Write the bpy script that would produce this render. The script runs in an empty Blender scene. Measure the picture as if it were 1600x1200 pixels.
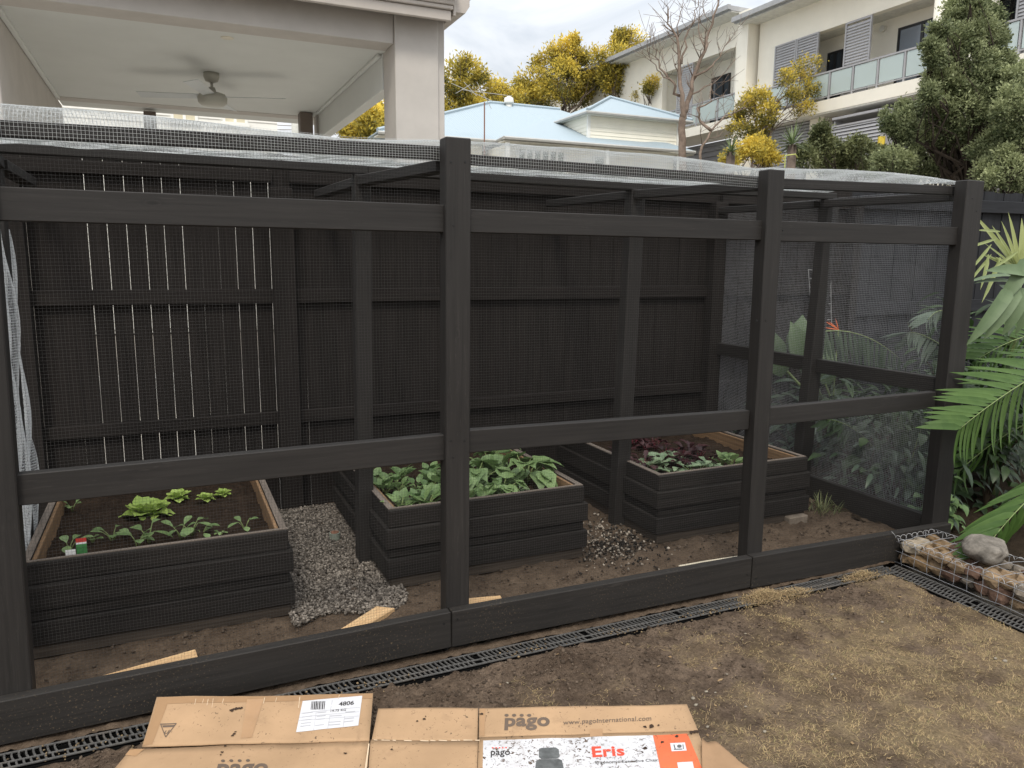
import bpy, bmesh, math, random
import numpy as np
from mathutils import Vector, Matrix, noise
R=random.Random(7)
sc=bpy.context.scene
COL=bpy.context.collection
PI=math.pi
# ------------------------------------------------------------------ camera
FPX,YAW,PITCH,ROLL=1200.0,.4217,.1613,.0088
CAM=Vector((-.9914,-2.8436,1.5953))
fw=Vector((math.sin(YAW)*math.cos(PITCH),math.cos(YAW)*math.cos(PITCH),-math.sin(PITCH)))
r0=Vector((math.cos(YAW),-math.sin(YAW),0)); u0=r0.cross(fw)
rt=r0*math.cos(ROLL)+u0*math.sin(ROLL); up=u0*math.cos(ROLL)-r0*math.sin(ROLL)
def ray(px,py): return fw+rt*((px-800)/FPX)-up*((py-600)/FPX)
def at(px,py,x=None,y=None,z=None,pl=None):
    d=ray(px,py)
    if pl is not None: t=(pl[0]-CAM).dot(pl[1])/d.dot(pl[1])
    elif x is not None: t=(x-CAM.x)/d.x
    elif y is not None: t=(y-CAM.y)/d.y
    else: t=(z-CAM.z)/d.z
    return CAM+d*t
cd=bpy.data.cameras.new('camera'); cam=bpy.data.objects.new('camera',cd); COL.objects.link(cam)
M=Matrix((rt,up,-fw)).transposed().to_4x4(); M.translation=CAM; cam.matrix_world=M
cd.sensor_width=36; cd.lens=36*FPX/1600; cd.clip_start=.05; cd.clip_end=900
sc.camera=cam
# ------------------------------------------------------------------ scene helpers
ORG={}
def tag(o,label=None,cat=None,group=None,kind=None):
    if label: o['label']=label
    if cat: o['category']=cat
    if group: o['group']=group
    if kind: o['kind']=kind
    return o
def thing(name,loc,label,cat,group=None):
    o=bpy.data.objects.new(name,None); COL.objects.link(o); o.location=loc
    o.empty_display_size=.05
    ORG[o.name]=Vector(loc); return tag(o,label,cat,group)
class MB:
    def __init__(s): s.v=[]; s.f=[]; s.uv=[]; s.mi=[]; s.at={}; s.has_uv=False
    def add(s,vs,fs,uvs=None,mi=0):
        b=len(s.v); s.v+= [tuple(p) for p in vs]
        for k,f in enumerate(fs):
            s.f.append(tuple(b+i for i in f)); s.mi.append(mi)
            if uvs: s.uv.append(uvs[k]); s.has_uv=True
            else: s.uv.append([(0,0)]*len(f))
        return s
    def board(s,a,b,w,t,side=(0,0,1),mi=0):
        a=Vector(a); b=Vector(b); L=(b-a); l=L.length; L/=l
        S=Vector(side); S=(S-L*S.dot(L)).normalized(); T=L.cross(S)
        c=[]
        for e in (a,b):
            for i,j in((-1,-1),(1,-1),(1,1),(-1,1)): c.append(e+S*(i*w/2)+T*(j*t/2))
        o=(R.random()*50,R.random()*50)
        fs=[(0,1,5,4),(1,2,6,5),(2,3,7,6),(3,0,4,7),(3,2,1,0),(4,5,6,7)]
        per=[0,w,w+t,2*w+t,2*w+2*t]; uvs=[]
        for k in range(4):
            v0,v1=o[1]+per[k],o[1]+per[k+1]
            uvs.append([(o[0],v0),(o[0],v1),(o[0]+l,v1),(o[0]+l,v0)])
        for k in range(2): uvs.append([(o[0],o[1]),(o[0],o[1]+.3),(o[0]+.01,o[1]+.3),(o[0]+.01,o[1])])
        return s.add(c,fs,uvs,mi)
    def box(s,x0,x1,y0,y1,z0,z1,mi=0):
        d=(x1-x0,y1-y0,z1-z0); k=max(range(3),key=lambda i:d[i])
        cx,cy,cz=(x0+x1)/2,(y0+y1)/2,(z0+z1)/2
        if k==0: return s.board((x0,cy,cz),(x1,cy,cz),d[2],d[1],(0,0,1),mi)
        if k==1: return s.board((cx,y0,cz),(cx,y1,cz),d[2],d[0],(0,0,1),mi)
        return s.board((cx,cy,z0),(cx,cy,z1),d[0],d[1],(1,0,0),mi)
    def tube(s,pts,rad,n=6,mi=0,cap=True):
        pts=[Vector(p) for p in pts]; m=len(pts)
        if not hasattr(rad,'__len__'): rad=[rad]*m
        vs=[]; prev=None
        for i,p in enumerate(pts):
            t=(pts[min(i+1,m-1)]-pts[max(i-1,0)]).normalized()
            if prev is None: prev=t.orthogonal().normalized()
            prev=(prev-t*prev.dot(t)); prev=prev.normalized() if prev.length>1e-6 else t.orthogonal().normalized()
            q=t.cross(prev)
            for k in range(n):
                a=2*PI*k/n; vs.append(p+(prev*math.cos(a)+q*math.sin(a))*rad[i])
        fs=[(i*n+k,i*n+(k+1)%n,(i+1)*n+(k+1)%n,(i+1)*n+k) for i in range(m-1) for k in range(n)]
        if cap: fs+=[tuple(range(n-1,-1,-1)),tuple((m-1)*n+k for k in range(n))]
        return s.add(vs,fs,None,mi)
    def quad(s,a,b,c,d,mi=0): return s.add([a,b,c,d],[(0,1,2,3)],[[(0,0),(1,0),(1,1),(0,1)]],mi)
    def poly(s,pts,mi=0): return s.add(pts,[tuple(range(len(pts)))],None,mi)
    def build(s,name,mat,parent=None,smooth=False,bevel=0,tint=None,origin=None):
        me=bpy.data.meshes.new(name)
        og=Vector(origin) if origin is not None else Vector((0,0,0))
        if parent is not None: og=ORG[parent.name]
        v=[(p[0]-og.x,p[1]-og.y,p[2]-og.z) for p in s.v]
        me.from_pydata(v,[],s.f)
        for m_ in (mat if isinstance(mat,(list,tuple)) else [mat]): me.materials.append(m_)
        if any(s.mi): me.polygons.foreach_set('material_index',s.mi)
        if s.has_uv:
            u=me.uv_layers.new(name='UVMap'); u.data.foreach_set('uv',[c for f in s.uv for p in f for c in p])
        if tint is not None:
            a=me.attributes.new('tint','FLOAT','FACE'); a.data.foreach_set('value',tint)
        if smooth: me.polygons.foreach_set('use_smooth',[True]*len(me.polygons))
        me.update()
        o=bpy.data.objects.new(name,me); COL.objects.link(o)
        if parent is not None: o.parent=parent; ORG[o.name]=og
        else: o.location=og; ORG[o.name]=og
        if bevel:
            b=o.modifiers.new('edge','BEVEL'); b.width=bevel; b.segments=1; b.limit_method='ANGLE'
        return o
def npmesh(name,V,F,mat,parent=None,smooth=False,tint=None,vatt=None):
    V=np.asarray(V,np.float32).reshape(-1,3); F=np.asarray(F,np.int32)
    if parent is not None: V=V-np.array(ORG[parent.name],np.float32)
    k=F.shape[1]; me=bpy.data.meshes.new(name)
    me.vertices.add(len(V)); me.vertices.foreach_set('co',V.ravel())
    me.loops.add(F.size); me.loops.foreach_set('vertex_index',F.ravel())
    me.polygons.add(len(F)); me.polygons.foreach_set('loop_start',np.arange(0,F.size,k,dtype=np.int32))
    if smooth: me.polygons.foreach_set('use_smooth',np.ones(len(F),bool))
    me.materials.append(mat)
    me.update(calc_edges=True); me.validate()
    if tint is not None:
        a=me.attributes.new('tint','FLOAT','FACE'); a.data.foreach_set('value',np.asarray(tint,np.float32))
    if vatt is not None:
        for nm,val in vatt.items():
            a=me.attributes.new(nm,'FLOAT','POINT'); a.data.foreach_set('value',np.asarray(val,np.float32))
    o=bpy.data.objects.new(name,me); COL.objects.link(o)
    if parent is not None: o.parent=parent; ORG[o.name]=ORG[parent.name]
    else: ORG[o.name]=Vector((0,0,0))
    return o
def dup(o,loc=None,rz=None,label=None,group=None,scale=None,parent=None):
    c=o.copy(); COL.objects.link(c)
    if parent is not None: c.parent=parent
    if loc is not None: c.location=loc
    if rz is not None: c.rotation_euler=(0,0,rz)
    if scale: c.scale=(scale,)*3
    if label: c['label']=label
    if group: c['group']=group
    for ch in o.children: dup(ch,parent=c)
    return c
# ------------------------------------------------------------------ materials
def srgb(r,g,b):
    f=lambda c:(c/255/12.92 if c/255<=.04045 else ((c/255+.055)/1.055)**2.4)
    return (f(r),f(g),f(b),1)
class NT:
    def __init__(s,name):
        s.m=bpy.data.materials.new(name); s.m.use_nodes=True; s.t=s.m.node_tree; s.p=s.t.nodes['Principled BSDF']
        s.out=s.t.nodes['Material Output']
    def n(s,typ,**k):
        x=s.t.nodes.new(typ)
        for a,b in k.items():
            if a in x.inputs.keys(): x.inputs[a].default_value=b
            else: setattr(x,a,b)
        return x
    def l(s,a,b): s.t.links.new(a,b)
    def coord(s,kind='Object',scale=(1,1,1)):
        c=s.n('ShaderNodeTexCoord'); m=s.n('ShaderNodeMapping'); m.inputs['Scale'].default_value=scale
        s.l(c.outputs[kind],m.inputs['Vector']); return m.outputs['Vector']
    def noise(s,vec,scale,detail=4,rough=.6,dist=0):
        x=s.n('ShaderNodeTexNoise'); x.inputs['Scale'].default_value=scale; x.inputs['Detail'].default_value=detail
        x.inputs['Roughness'].default_value=rough; x.inputs['Distortion'].default_value=dist
        s.l(vec,x.inputs['Vector']); return x.outputs['Fac']
    def ramp(s,fac,stops):
        x=s.n('ShaderNodeValToRGB'); e=x.color_ramp.elements
        while len(e)<len(stops): e.new(.5)
        for k,(p,c) in zip(e,stops): k.position=p; k.color=c if len(c)==4 else (*c,1)
        s.l(fac,x.inputs['Fac']); return x.outputs['Color']
    def mix(s,fac,a,b,mode='MIX'):
        x=s.n('ShaderNodeMix',data_type='RGBA',blend_type=mode)
        for sock,v in((x.inputs['Factor'],fac),(x.inputs['A'],a),(x.inputs['B'],b)):
            pass
        fi,ai,bi=x.inputs[0],x.inputs[6],x.inputs[7]
        for sock,v in((fi,fac),(ai,a),(bi,b)):
            if isinstance(v,bpy.types.NodeSocket): s.l(v,sock)
            else: sock.default_value=v
        return x.outputs[2]
    def bump(s,h,strength=.3,dist=.005):
        b=s.n('ShaderNodeBump'); b.inputs['Strength'].default_value=strength; b.inputs['Distance'].default_value=dist
        s.l(h,b.inputs['Height']); s.l(b.outputs['Normal'],s.p.inputs['Normal'])
    def fin(s,col,rough=.7,spec=.3,metal=0):
        if isinstance(col,bpy.types.NodeSocket): s.l(col,s.p.inputs['Base Color'])
        else: s.p.inputs['Base Color'].default_value=col
        if isinstance(rough,bpy.types.NodeSocket): s.l(rough,s.p.inputs['Roughness'])
        else: s.p.inputs['Roughness'].default_value=rough
        s.p.inputs['Specular IOR Level'].default_value=spec; s.p.inputs['Metallic'].default_value=metal
        return s.m
g1=lambda v:(v,v,v,1)
def m_wood(name,base,var=.35,knots=True,dust=None,rough=.7,spec=.3,bumpd=.0015):
    n=NT(name); uv=n.coord('UV'); st=n.coord('UV',(2.2,70,1)); st2=n.coord('UV',(1.2,9,1))
    g=n.noise(st,1,5,.65,.4); b=n.noise(st2,1,3,.5,1.2)
    lo=tuple(c*(1-var) for c in base[:3]); hi=tuple(c*(1+var) for c in base[:3])
    c=n.ramp(g,[(.25,lo),(.75,hi)])
    c=n.mix(.6,c,n.ramp(b,[(.3,g1(.72)),(.7,g1(1.18))]),'MULTIPLY')
    if knots:
        v=n.n('ShaderNodeTexVoronoi'); v.inputs['Scale'].default_value=1.0
        n.l(n.coord('UV',(3.2,8,1)),v.inputs['Vector'])
        k=n.ramp(v.outputs['Distance'],[(.0,g1(.45)),(.045,g1(.55)),(.075,g1(1.15)),(.1,g1(.8)),(.14,g1(1))])
        c=n.mix(.8,c,k,'MULTIPLY')
    if dust:
        s1=n.noise(uv,120,3,.6); s2=n.noise(uv,2.2,3,.6)
        mlt=n.n('ShaderNodeMath',operation='MULTIPLY'); n.l(n.ramp(s1,[(.60,g1(0)),(.68,g1(1))]),mlt.inputs[0]); n.l(n.ramp(s2,[(.45,g1(0)),(.7,g1(1))]),mlt.inputs[1])
        c=n.mix(mlt.outputs[0],c,dust)
    if knots:
        sc1=n.noise(n.coord('UV',(7,110,1)),1,3,.6,1.5); sc2=n.noise(n.coord('UV',(1.6,5,1)),1,3,.6)
        mm=n.n('ShaderNodeMath',operation='MULTIPLY'); n.l(n.ramp(sc1,[(.60,g1(0)),(.70,g1(.5))]),mm.inputs[0]); n.l(n.ramp(sc2,[(.46,g1(0)),(.66,g1(1))]),mm.inputs[1])
        c=n.mix(mm.outputs[0],c,tuple(min(1,q*3.4) for q in base[:3])+(1,))
    n.bump(g,.35,bumpd)
    return n.fin(c,rough,spec)
def m_plain(name,col,rough=.6,spec=.3,metal=0,var=.12,scale=6,detail=4,bump=0):
    n=NT(name); f=n.noise(n.coord(),scale,detail)
    c=n.mix(1.0,col,n.ramp(f,[(.3,g1(1-var)),(.7,g1(1+var))]),'MULTIPLY')
    if bump: n.bump(f,.4,bump)
    return n.fin(c,rough,spec,metal)
def m_leaf(name,a,b,rough=.45,trans=.25,spec=.4,vein=False):
    n=NT(name); t=n.n('ShaderNodeAttribute',attribute_name='tint')
    f=n.noise(n.coord(),18,2)
    ad=n.n('ShaderNodeMath',operation='MULTIPLY_ADD'); n.l(f,ad.inputs[0]); ad.inputs[1].default_value=.5
    sb=n.n('ShaderNodeMath',operation='SUBTRACT'); n.l(t.outputs['Fac'],sb.inputs[0]); sb.inputs[1].default_value=.25
    n.l(sb.outputs[0],ad.inputs[2]); ad.use_clamp=True
    c=n.mix(ad.outputs[0],a,b); n.fin(c,rough,spec)
    tr=n.n('ShaderNodeBsdfTranslucent'); n.l(c,tr.inputs['Color'])
    mx=n.n('ShaderNodeMixShader'); mx.inputs[0].default_value=trans
    n.l(n.p.outputs[0],mx.inputs[1]); n.l(tr.outputs[0],mx.inputs[2]); n.l(mx.outputs[0],n.out.inputs['Surface'])
    return n.m
BLK=(.040,.037,.034,1)
W_FRAME=m_wood('black_stained_timber',(.0180,.0160,.0146,1),.36,True,None,.62,.35)
W_BASE=m_wood('muddy_black_timber',(.0190,.0168,.0150,1),.38,True,srgb(104,90,70),.7,.3)
W_FENCE=m_wood('black_fence_paling',(.0165,.0140,.0126,1),.4,False,None,.8,.15)
W_FENCE_B=m_wood('charcoal_fence_paling',(.020,.021,.024,1),.3,False,None,.75,.2)
W_PLANT=m_wood('black_planter_sleeper',(.0170,.0148,.0132,1),.45,False,None,.8,.2,.003)
W_PDUST=m_wood('dusty_planter_sleeper',(.060,.048,.038,1),.4,False,None,.9,.1,.003)
W_INNER=m_wood('weathered_brown_timber',(.20,.125,.070,1),.4,True,None,.85,.15,.003)
W_CAPG=m_wood('greyed_timber_edge',(.15,.125,.105,1),.35,False,None,.9,.15)
W_RAW=m_wood('raw_pine_offcut',(.55,.36,.19,1),.25,True,None,.75,.2)
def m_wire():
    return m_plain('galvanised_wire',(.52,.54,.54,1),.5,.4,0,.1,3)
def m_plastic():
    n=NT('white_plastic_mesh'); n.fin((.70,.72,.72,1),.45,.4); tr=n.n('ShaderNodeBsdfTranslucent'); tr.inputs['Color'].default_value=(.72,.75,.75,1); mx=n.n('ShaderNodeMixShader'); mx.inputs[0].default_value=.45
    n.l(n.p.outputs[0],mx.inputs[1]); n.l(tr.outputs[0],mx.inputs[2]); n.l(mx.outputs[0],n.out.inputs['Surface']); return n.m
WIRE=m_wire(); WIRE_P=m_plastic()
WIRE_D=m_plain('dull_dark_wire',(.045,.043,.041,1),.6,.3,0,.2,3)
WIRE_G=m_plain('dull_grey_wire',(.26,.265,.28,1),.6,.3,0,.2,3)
def m_soil(name,a,b,scale=9,rough=.95):
    n=NT(name); v=n.coord(); f=n.noise(v,scale,6,.7); f2=n.noise(v,scale*9,4,.7)
    c=n.ramp(f,[(.3,a),(.7,b)]); c=n.mix(.7,c,n.ramp(f2,[(.3,g1(.55)),(.7,g1(1.35))]),'MULTIPLY')
    n.bump(f2,.7,.01); return n.fin(c,rough,.1)
SOIL_BED=m_soil('dark_potting_soil',(.018,.012,.008,1),(.042,.028,.019,1),20)
SOIL_IN=m_soil('packed_brown_soil',(.060,.042,.029,1),(.120,.088,.062,1),7)
# ------------------------------------------------------------------ world and light
w=bpy.data.worlds.new('World'); sc.world=w; w.use_nodes=True
wt=w.node_tree; bg=wt.nodes['Background']
SUN_EL,SUN_ROT=math.radians(52),math.radians(205)
sky=wt.nodes.new('ShaderNodeTexSky'); sky.sky_type='NISHITA'; sky.sun_disc=False
sky.sun_elevation=SUN_EL; sky.sun_rotation=SUN_ROT; sky.air_density=1.0; sky.dust_density=3.0
tc=wt.nodes.new('ShaderNodeTexCoord'); mp=wt.nodes.new('ShaderNodeMapping'); mp.inputs['Scale'].default_value=(1.6,1.6,4.2)
wt.links.new(tc.outputs['Generated'],mp.inputs['Vector'])
nz=wt.nodes.new('ShaderNodeTexNoise'); nz.inputs['Scale'].default_value=2.6; nz.inputs['Detail'].default_value=7; nz.inputs['Roughness'].default_value=.52; nz.inputs['Distortion'].default_value=.5
wt.links.new(mp.outputs[0],nz.inputs['Vector'])
cr=wt.nodes.new('ShaderNodeValToRGB'); e=cr.color_ramp.elements
e[0].position=.32; e[0].color=(5.3,5.7,6.2,1); e[1].position=.66; e[1].color=(9.6,9.6,9.6,1)
wt.links.new(nz.outputs['Fac'],cr.inputs['Fac'])
mx=wt.nodes.new('ShaderNodeMix'); mx.data_type='RGBA'; mx.inputs[0].default_value=.93
wt.links.new(sky.outputs[0],mx.inputs[6]); wt.links.new(cr.outputs[0],mx.inputs[7])
wt.links.new(mx.outputs[2],bg.inputs['Color']); bg.inputs['Strength'].default_value=.10
sx=wt.nodes.new('ShaderNodeSeparateXYZ'); wt.links.new(tc.outputs['Generated'],sx.inputs[0])
zr=wt.nodes.new('ShaderNodeMapRange'); wt.links.new(sx.outputs['Z'],zr.inputs['Value'])
for k_,v_ in (('From Min',.1),('From Max',1.0),('To Min',.80),('To Max',2.15)): zr.inputs[k_].default_value=v_
ml_=wt.nodes.new('ShaderNodeMix'); ml_.data_type='RGBA'; ml_.blend_type='MULTIPLY'; ml_.inputs[0].default_value=1
wt.links.new(mx.outputs[2],ml_.inputs[6]); wt.links.new(zr.outputs[0],ml_.inputs[7]); wt.links.new(ml_.outputs[2],bg.inputs['Color'])
sl=bpy.data.lights.new('sun','SUN'); sl.energy=1.5; sl.angle=math.radians(14); sl.color=(1,.93,.82)
so=bpy.data.objects.new('sun',sl); COL.objects.link(so)
sd=Vector((math.sin(SUN_ROT)*math.cos(SUN_EL),math.cos(SUN_ROT)*math.cos(SUN_EL),math.sin(SUN_EL)))
so.rotation_euler=sd.to_track_quat('Z','Y').to_euler(); so.location=sd*30
sc.view_settings.view_transform='Standard'; sc.view_settings.look='None'; sc.view_settings.exposure=0.5; sc.view_settings.gamma=1
sc.cycles.max_bounces=8; sc.cycles.diffuse_bounces=4; sc.cycles.use_denoising=True
# ------------------------------------------------------------------ ground
def fbm(x,y,s,o=4,z=0.): return noise.fractal(Vector((x*s,y*s,z)),1.0,2.0,o)
def sheet(name,x0,x1,y0,y1,nx,ny,zf,mat,att=None):
    X=np.linspace(x0,x1,nx+1); Y=np.linspace(y0,y1,ny+1)
    V=np.array([(x,y,zf(x,y)) for y in Y for x in X])
    i=np.arange(nx*ny); b=(i//nx)*(nx+1)+i%nx
    F=np.stack([b,b+1,b+nx+2,b+nx+1],1)
    va={k:[fn(v[0],v[1]) for v in V] for k,fn in att.items()} if att else None
    return npmesh(name,V,F,mat,None,True,None,va)
n_=NT('pale_ground'); v_=n_.coord(); f_=n_.noise(v_,.8,6); M_GROUND=n_.fin(n_.ramp(f_,[(.3,(.22,.2,.17,1)),(.7,(.34,.31,.27,1))]),.9,.1)
g=MB(); S=400
g.quad((-S,-S,-.14),(S,-S,-.14),(S,S,-.14),(-S,S,-.14)); tag(g.build('ground',M_GROUND),kind='structure')
M_PAVE=m_plain('pale_concrete',(.66,.63,.57,1),.85,.15,0,.15,3,5)
p=MB(); p.box(-8,9,2.13,3.6,-.13,-.05); tag(p.build('neighbour_paving',M_PAVE),kind='structure')
def grassy(x,y):
    # bare churned soil near the drain and the cardboard, straw-coloured turf towards the right and front
    d=(-.16-y)                       # distance from the drain
    a=fbm(x,y,2.3,4,3.1)*.7+fbm(x,y,9,3,8.)*.4
    b=(x*.42+d*.5-.62)
    return max(0,min(1,.45+a+b*.75))
def lawnz(x,y):
    gz=grassy(x,y); wet=min(1,max(0,fbm(x,y,3.5,3,21.)*1.6+.55)); c=fbm(x,y,6,4,1.7)*.012*(1.2-gz*.6)+max(0,fbm(x,y,22,4,5.))*.030*(1-gz*.72)*wet+max(0,fbm(x,y,48,3,2.))*.012*(1.05-gz*.55)*wet
    e=min(1,max(0,(-.160-y)/.015))*min(1,max(0,(2.43-x)/.03))
    return -.034+c*e+gz*.008*e-(1-e)*.09
def m_lawn():
    n=NT('churned_soil_and_dry_turf'); v=n.coord(); a=n.n('ShaderNodeAttribute',attribute_name='grassy')
    f=n.noise(v,14,6,.7); f2=n.noise(v,90,4,.7); f3=n.noise(v,3,3,.6)
    soil=n.ramp(f,[(.28,(.058,.042,.031,1)),(.72,(.165,.123,.09,1))])
    straw=n.ramp(f3,[(.35,(.155,.112,.07,1)),(.65,(.20,.155,.09,1))])
    c=n.mix(n.mix(.55,n.ramp(a.outputs['Fac'],[(.35,g1(0)),(.95,g1(.8))]),n.ramp(n.noise(v,11,5,.7,.6),[(.36,g1(0)),(.56,g1(1))]),'MULTIPLY'),soil,straw)
    c=n.mix(.75,c,n.ramp(f2,[(.28,g1(.5)),(.72,g1(1.4))]),'MULTIPLY')
    c=n.mix(.85,c,n.ramp(n.noise(v,2.6,6,.72,.8),[(.34,(.50,.46,.43,1)),(.5,(1,.97,.94,1)),(.66,(1.38,1.36,1.34,1))]),'MULTIPLY')
    n.bump(f2,1.0,.016); return n.fin(c,.95,.1)
M_LAWN=m_lawn()
tag(sheet('lawn',-2.6,2.46,-1.75,-.157,400,170,lawnz,M_LAWN,{'grassy':grassy}),kind='structure')
tag(sheet('lawn_front',-9,6,-8,-1.75,60,40,lambda x,y:-.045+fbm(x,y,3,3)*.02,M_LAWN,{'grassy':grassy}),kind='structure')
tag(sheet('lawn_side',-9,-2.6,-1.75,2.1,60,36,lambda x,y:-.045+fbm(x,y,3,3)*.02,M_LAWN,{'grassy':grassy}),kind='structure')
tag(sheet('enclosure_soil',-2.6,2.95,-.0,2.1,250,110,lambda x,y:-.002+fbm(x,y,4,4,9.)*.016+max(0,fbm(x,y,18,4,4.))*.026+max(0,fbm(x,y,45,3,1.))*.010,SOIL_IN),kind='structure')
SOIL_MULCH=m_soil('dark_garden_mulch',(.016,.012,.008,1),(.05,.035,.022,1),14)  # mulch in its own dark brown tones
tag(sheet('garden_bed',2.85,8.5,-3,2.1,120,100,lambda x,y:.0+fbm(x,y,5,4,2.)*.03+max(0,fbm(x,y,24,3))*.03,SOIL_MULCH),kind='structure')
# turf blades (nobody could count them)
def blades():
    V=[];T=[]
    N=150000
    for _ in range(N):
        x=R.uniform(-.6,2.45); y=R.uniform(-1.6,-.17)
        gz=grassy(x,y)
        if R.random()>max(0,gz-.18)**1.5*1.1: continue
        if fbm(x,y,11,3,7.)<-.06 and R.random()<.85: continue
        z=lawnz(x,y); L=R.uniform(.007,.022)*(1.7 if R.random()<.08 else 1); a=R.uniform(0,2*PI); h=R.uniform(.02,.5)
        if R.random()<.25: a=R.gauss(.6,.5)
        d=Vector((math.cos(a),math.sin(a),0)); s=Vector((-d.y,d.x,0))*R.uniform(.0005,.001)
        p0=Vector((x,y,z-.002)); p1=p0+d*L*.55+Vector((0,0,L*h*.75)); p2=p0+d*L*1.2+Vector((0,0,L*h*.62))
        V+= [p0-s,p0+s,p1+s*.8,p1-s*.8, p1-s*.8,p1+s*.8,p2+s*.2,p2-s*.2]
        green=max(0,(gz-.6))*.7+max(0,fbm(x,y,1.7,2,11.))*.35*(gz>.5)
        t=min(1,max(0,R.gauss(.3+.35*green,.25))); T+=[t,t]
    for cx,cy,sx_,sy_,n in ((1.58,-.125,.07,.03,1500),(1.72,-.16,.08,.02,700),(2.22,-.135,.06,.018,700)):
        for _ in range(n):
            x=R.gauss(cx,sx_); y=R.gauss(cy,sy_)
            if y>-.055 or x>2.42: continue
            q=math.exp(-((x-cx)/sx_/1.5)**2-((y-cy)/sy_/1.5)**2); z=-.028+R.uniform(0,.045)*q; L=R.uniform(.01,.03); a=R.uniform(0,6.28); h=R.uniform(-.2,.6)
            d=Vector((math.cos(a),math.sin(a),0)); s=Vector((-d.y,d.x,0))*R.uniform(.0006,.0012); p0=Vector((x,y,z)); p1=p0+d*L*.55+Vector((0,0,L*h*.7)); p2=p0+d*L*1.1+Vector((0,0,L*h*.4))
            V+= [p0-s,p0+s,p1+s*.8,p1-s*.8, p1-s*.8,p1+s*.8,p2+s*.2,p2-s*.2]; t=min(1,max(0,R.gauss(.22,.2))); T+=[t,t]
    for _ in range(170):                                   # runners and longer dead stalks
        x=R.uniform(-.3,2.4); y=R.uniform(-1.5,-.2)
        if grassy(x,y)<.35: continue
        a=R.uniform(0,6.28); L=R.uniform(.03,.085); P_=[]
        for k in range(5):
            q=L*k/4; xx=x+math.cos(a)*q; yy=y+math.sin(a)*q; a+=R.gauss(0,.16)
            P_.append(Vector((xx,yy,lawnz(xx,yy)+.003+.014*math.sin(PI*k/4)*R.random())))
        for p_,q_ in zip(P_[:-1],P_[1:]):
            d=(q_-p_).normalized(); s=Vector((-d.y,d.x,0))*.0006; V+=[p_-s,p_+s,q_+s,q_-s]; T.append(.12)
    for _ in range(60):                                   # dead leaf scraps
        x=R.uniform(-.6,2.4); y=R.uniform(-1.5,-.19); a=R.uniform(0,6.28); z=lawnz(x,y)+.004; d=Vector((math.cos(a),math.sin(a),R.uniform(-.2,.4)))*R.uniform(.006,.016); s=Vector((-d.y,d.x,R.uniform(-.004,.004)))*.45; p_=Vector((x,y,z))
        V+=[p_-d,p_-s,p_+d,p_+s]; T.append(R.uniform(0,.12))
    F=np.arange(len(V)).reshape(-1,4)
    n=NT('dry_turf_blade'); t=n.n('ShaderNodeAttribute',attribute_name='tint')
    c=n.ramp(t.outputs['Fac'],[(0,(.24,.16,.085,1)),(.35,(.40,.295,.16,1)),(.7,(.30,.24,.115,1)),(1,(.17,.165,.07,1))])
    m=n.fin(c,.8,.15)
    o=npmesh('dry_grass',[tuple(v) for v in V],F,m,None,False,T)
    tag(o,'short dry straw coloured grass growing patchily over the churned soil','grass',kind='stuff')
blades()
# small clods and pale stones lying on the soil
def ico(seed,sub=1,jit=.22,flat=.75):
    rr=random.Random(seed); bm=bmesh.new(); bmesh.ops.create_icosphere(bm,subdivisions=sub,radius=1)
    o=Vector((rr.random()*9,rr.random()*9,rr.random()*9))
    for v in bm.verts:
        k=1+jit*noise.noise(v.co*1.3+o)*1.6+rr.uniform(-jit,jit)*.25; v.co=v.co*k; v.co.z*=flat
    V=np.array([v.co[:] for v in bm.verts]); F=np.array([[v.index for v in f.verts] for f in bm.faces]); bm.free(); return V,F
def scatter(name,items,templ,mat):
    Vs=[];Fs=[];T=[];b=0
    for (p,s,t) in items:
        V,F=templ[R.randrange(len(templ))]
        q=Vector((R.uniform(-1,1),R.uniform(-1,1),R.uniform(-1,1))).normalized()
        Rm=np.array(Matrix.Rotation(R.uniform(0,6.28),3,q))
        sc3=np.array([R.uniform(.7,1.25),R.uniform(.7,1.25),R.uniform(.7,1.1)])*s
        Vs.append((V@Rm.T)*sc3+np.array(p)); Fs.append(F+b); b+=len(V); T+=[t]*len(F)
    return npmesh(name,np.concatenate(Vs),np.concatenate(Fs),mat,None,False,T)
T1=[ico(k,1,.35,.8) for k in range(8)]
def m_tint(name,stops,rough=.9,spec=.15,scale=40):
    n=NT(name); t=n.n('ShaderNodeAttribute',attribute_name='tint'); c=n.ramp(t.outputs['Fac'],stops)
    f=n.noise(n.coord(),scale,4); c=n.mix(.6,c,n.ramp(f,[(.3,g1(.65)),(.7,g1(1.3))]),'MULTIPLY')
    n.bump(f,.4,.004); return n.fin(c,rough,spec)
M_GRAVEL=m_tint('grey_brown_gravel',[(0,(.055,.047,.039,1)),(.5,(.16,.138,.116,1)),(1,(.34,.30,.255,1))])
it=[]
for _ in range(15000):
    x=R.uniform(-.57,-.02); y=R.uniform(.30,2.0)
    edge=-.09+.09*fbm(0,y,4,2)
    lim=.06 if y>.62 else -.10+ (y-.3)*.4
    if x>lim+.05*fbm(x,y,7,2) or y<.42+.09*fbm(x,3.,3,2): continue
    it.append(((x,y,.008+R.uniform(0,.014)+max(0,.008*(1-abs(x+.33)/.3))*min(1,(y-.3)*2)),R.uniform(.0045,.0095),R.random()*.9))
tag(scatter('gravel_path',it,T1,M_GRAVEL),'pale grey gravel heaped between the left and middle planters','gravel',kind='stuff')
it=[]
for _ in range(900):
    x=R.gauss(1.19,.16); y=R.gauss(.72,.17)
    if x>1.44+.03 and y>.55: continue
    if x<1.0 and y>.58: continue
    it.append(((x,y,.004+R.uniform(0,.012)),R.uniform(.004,.0095),R.random()*.95 if R.random()<.45 else 0))
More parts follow.
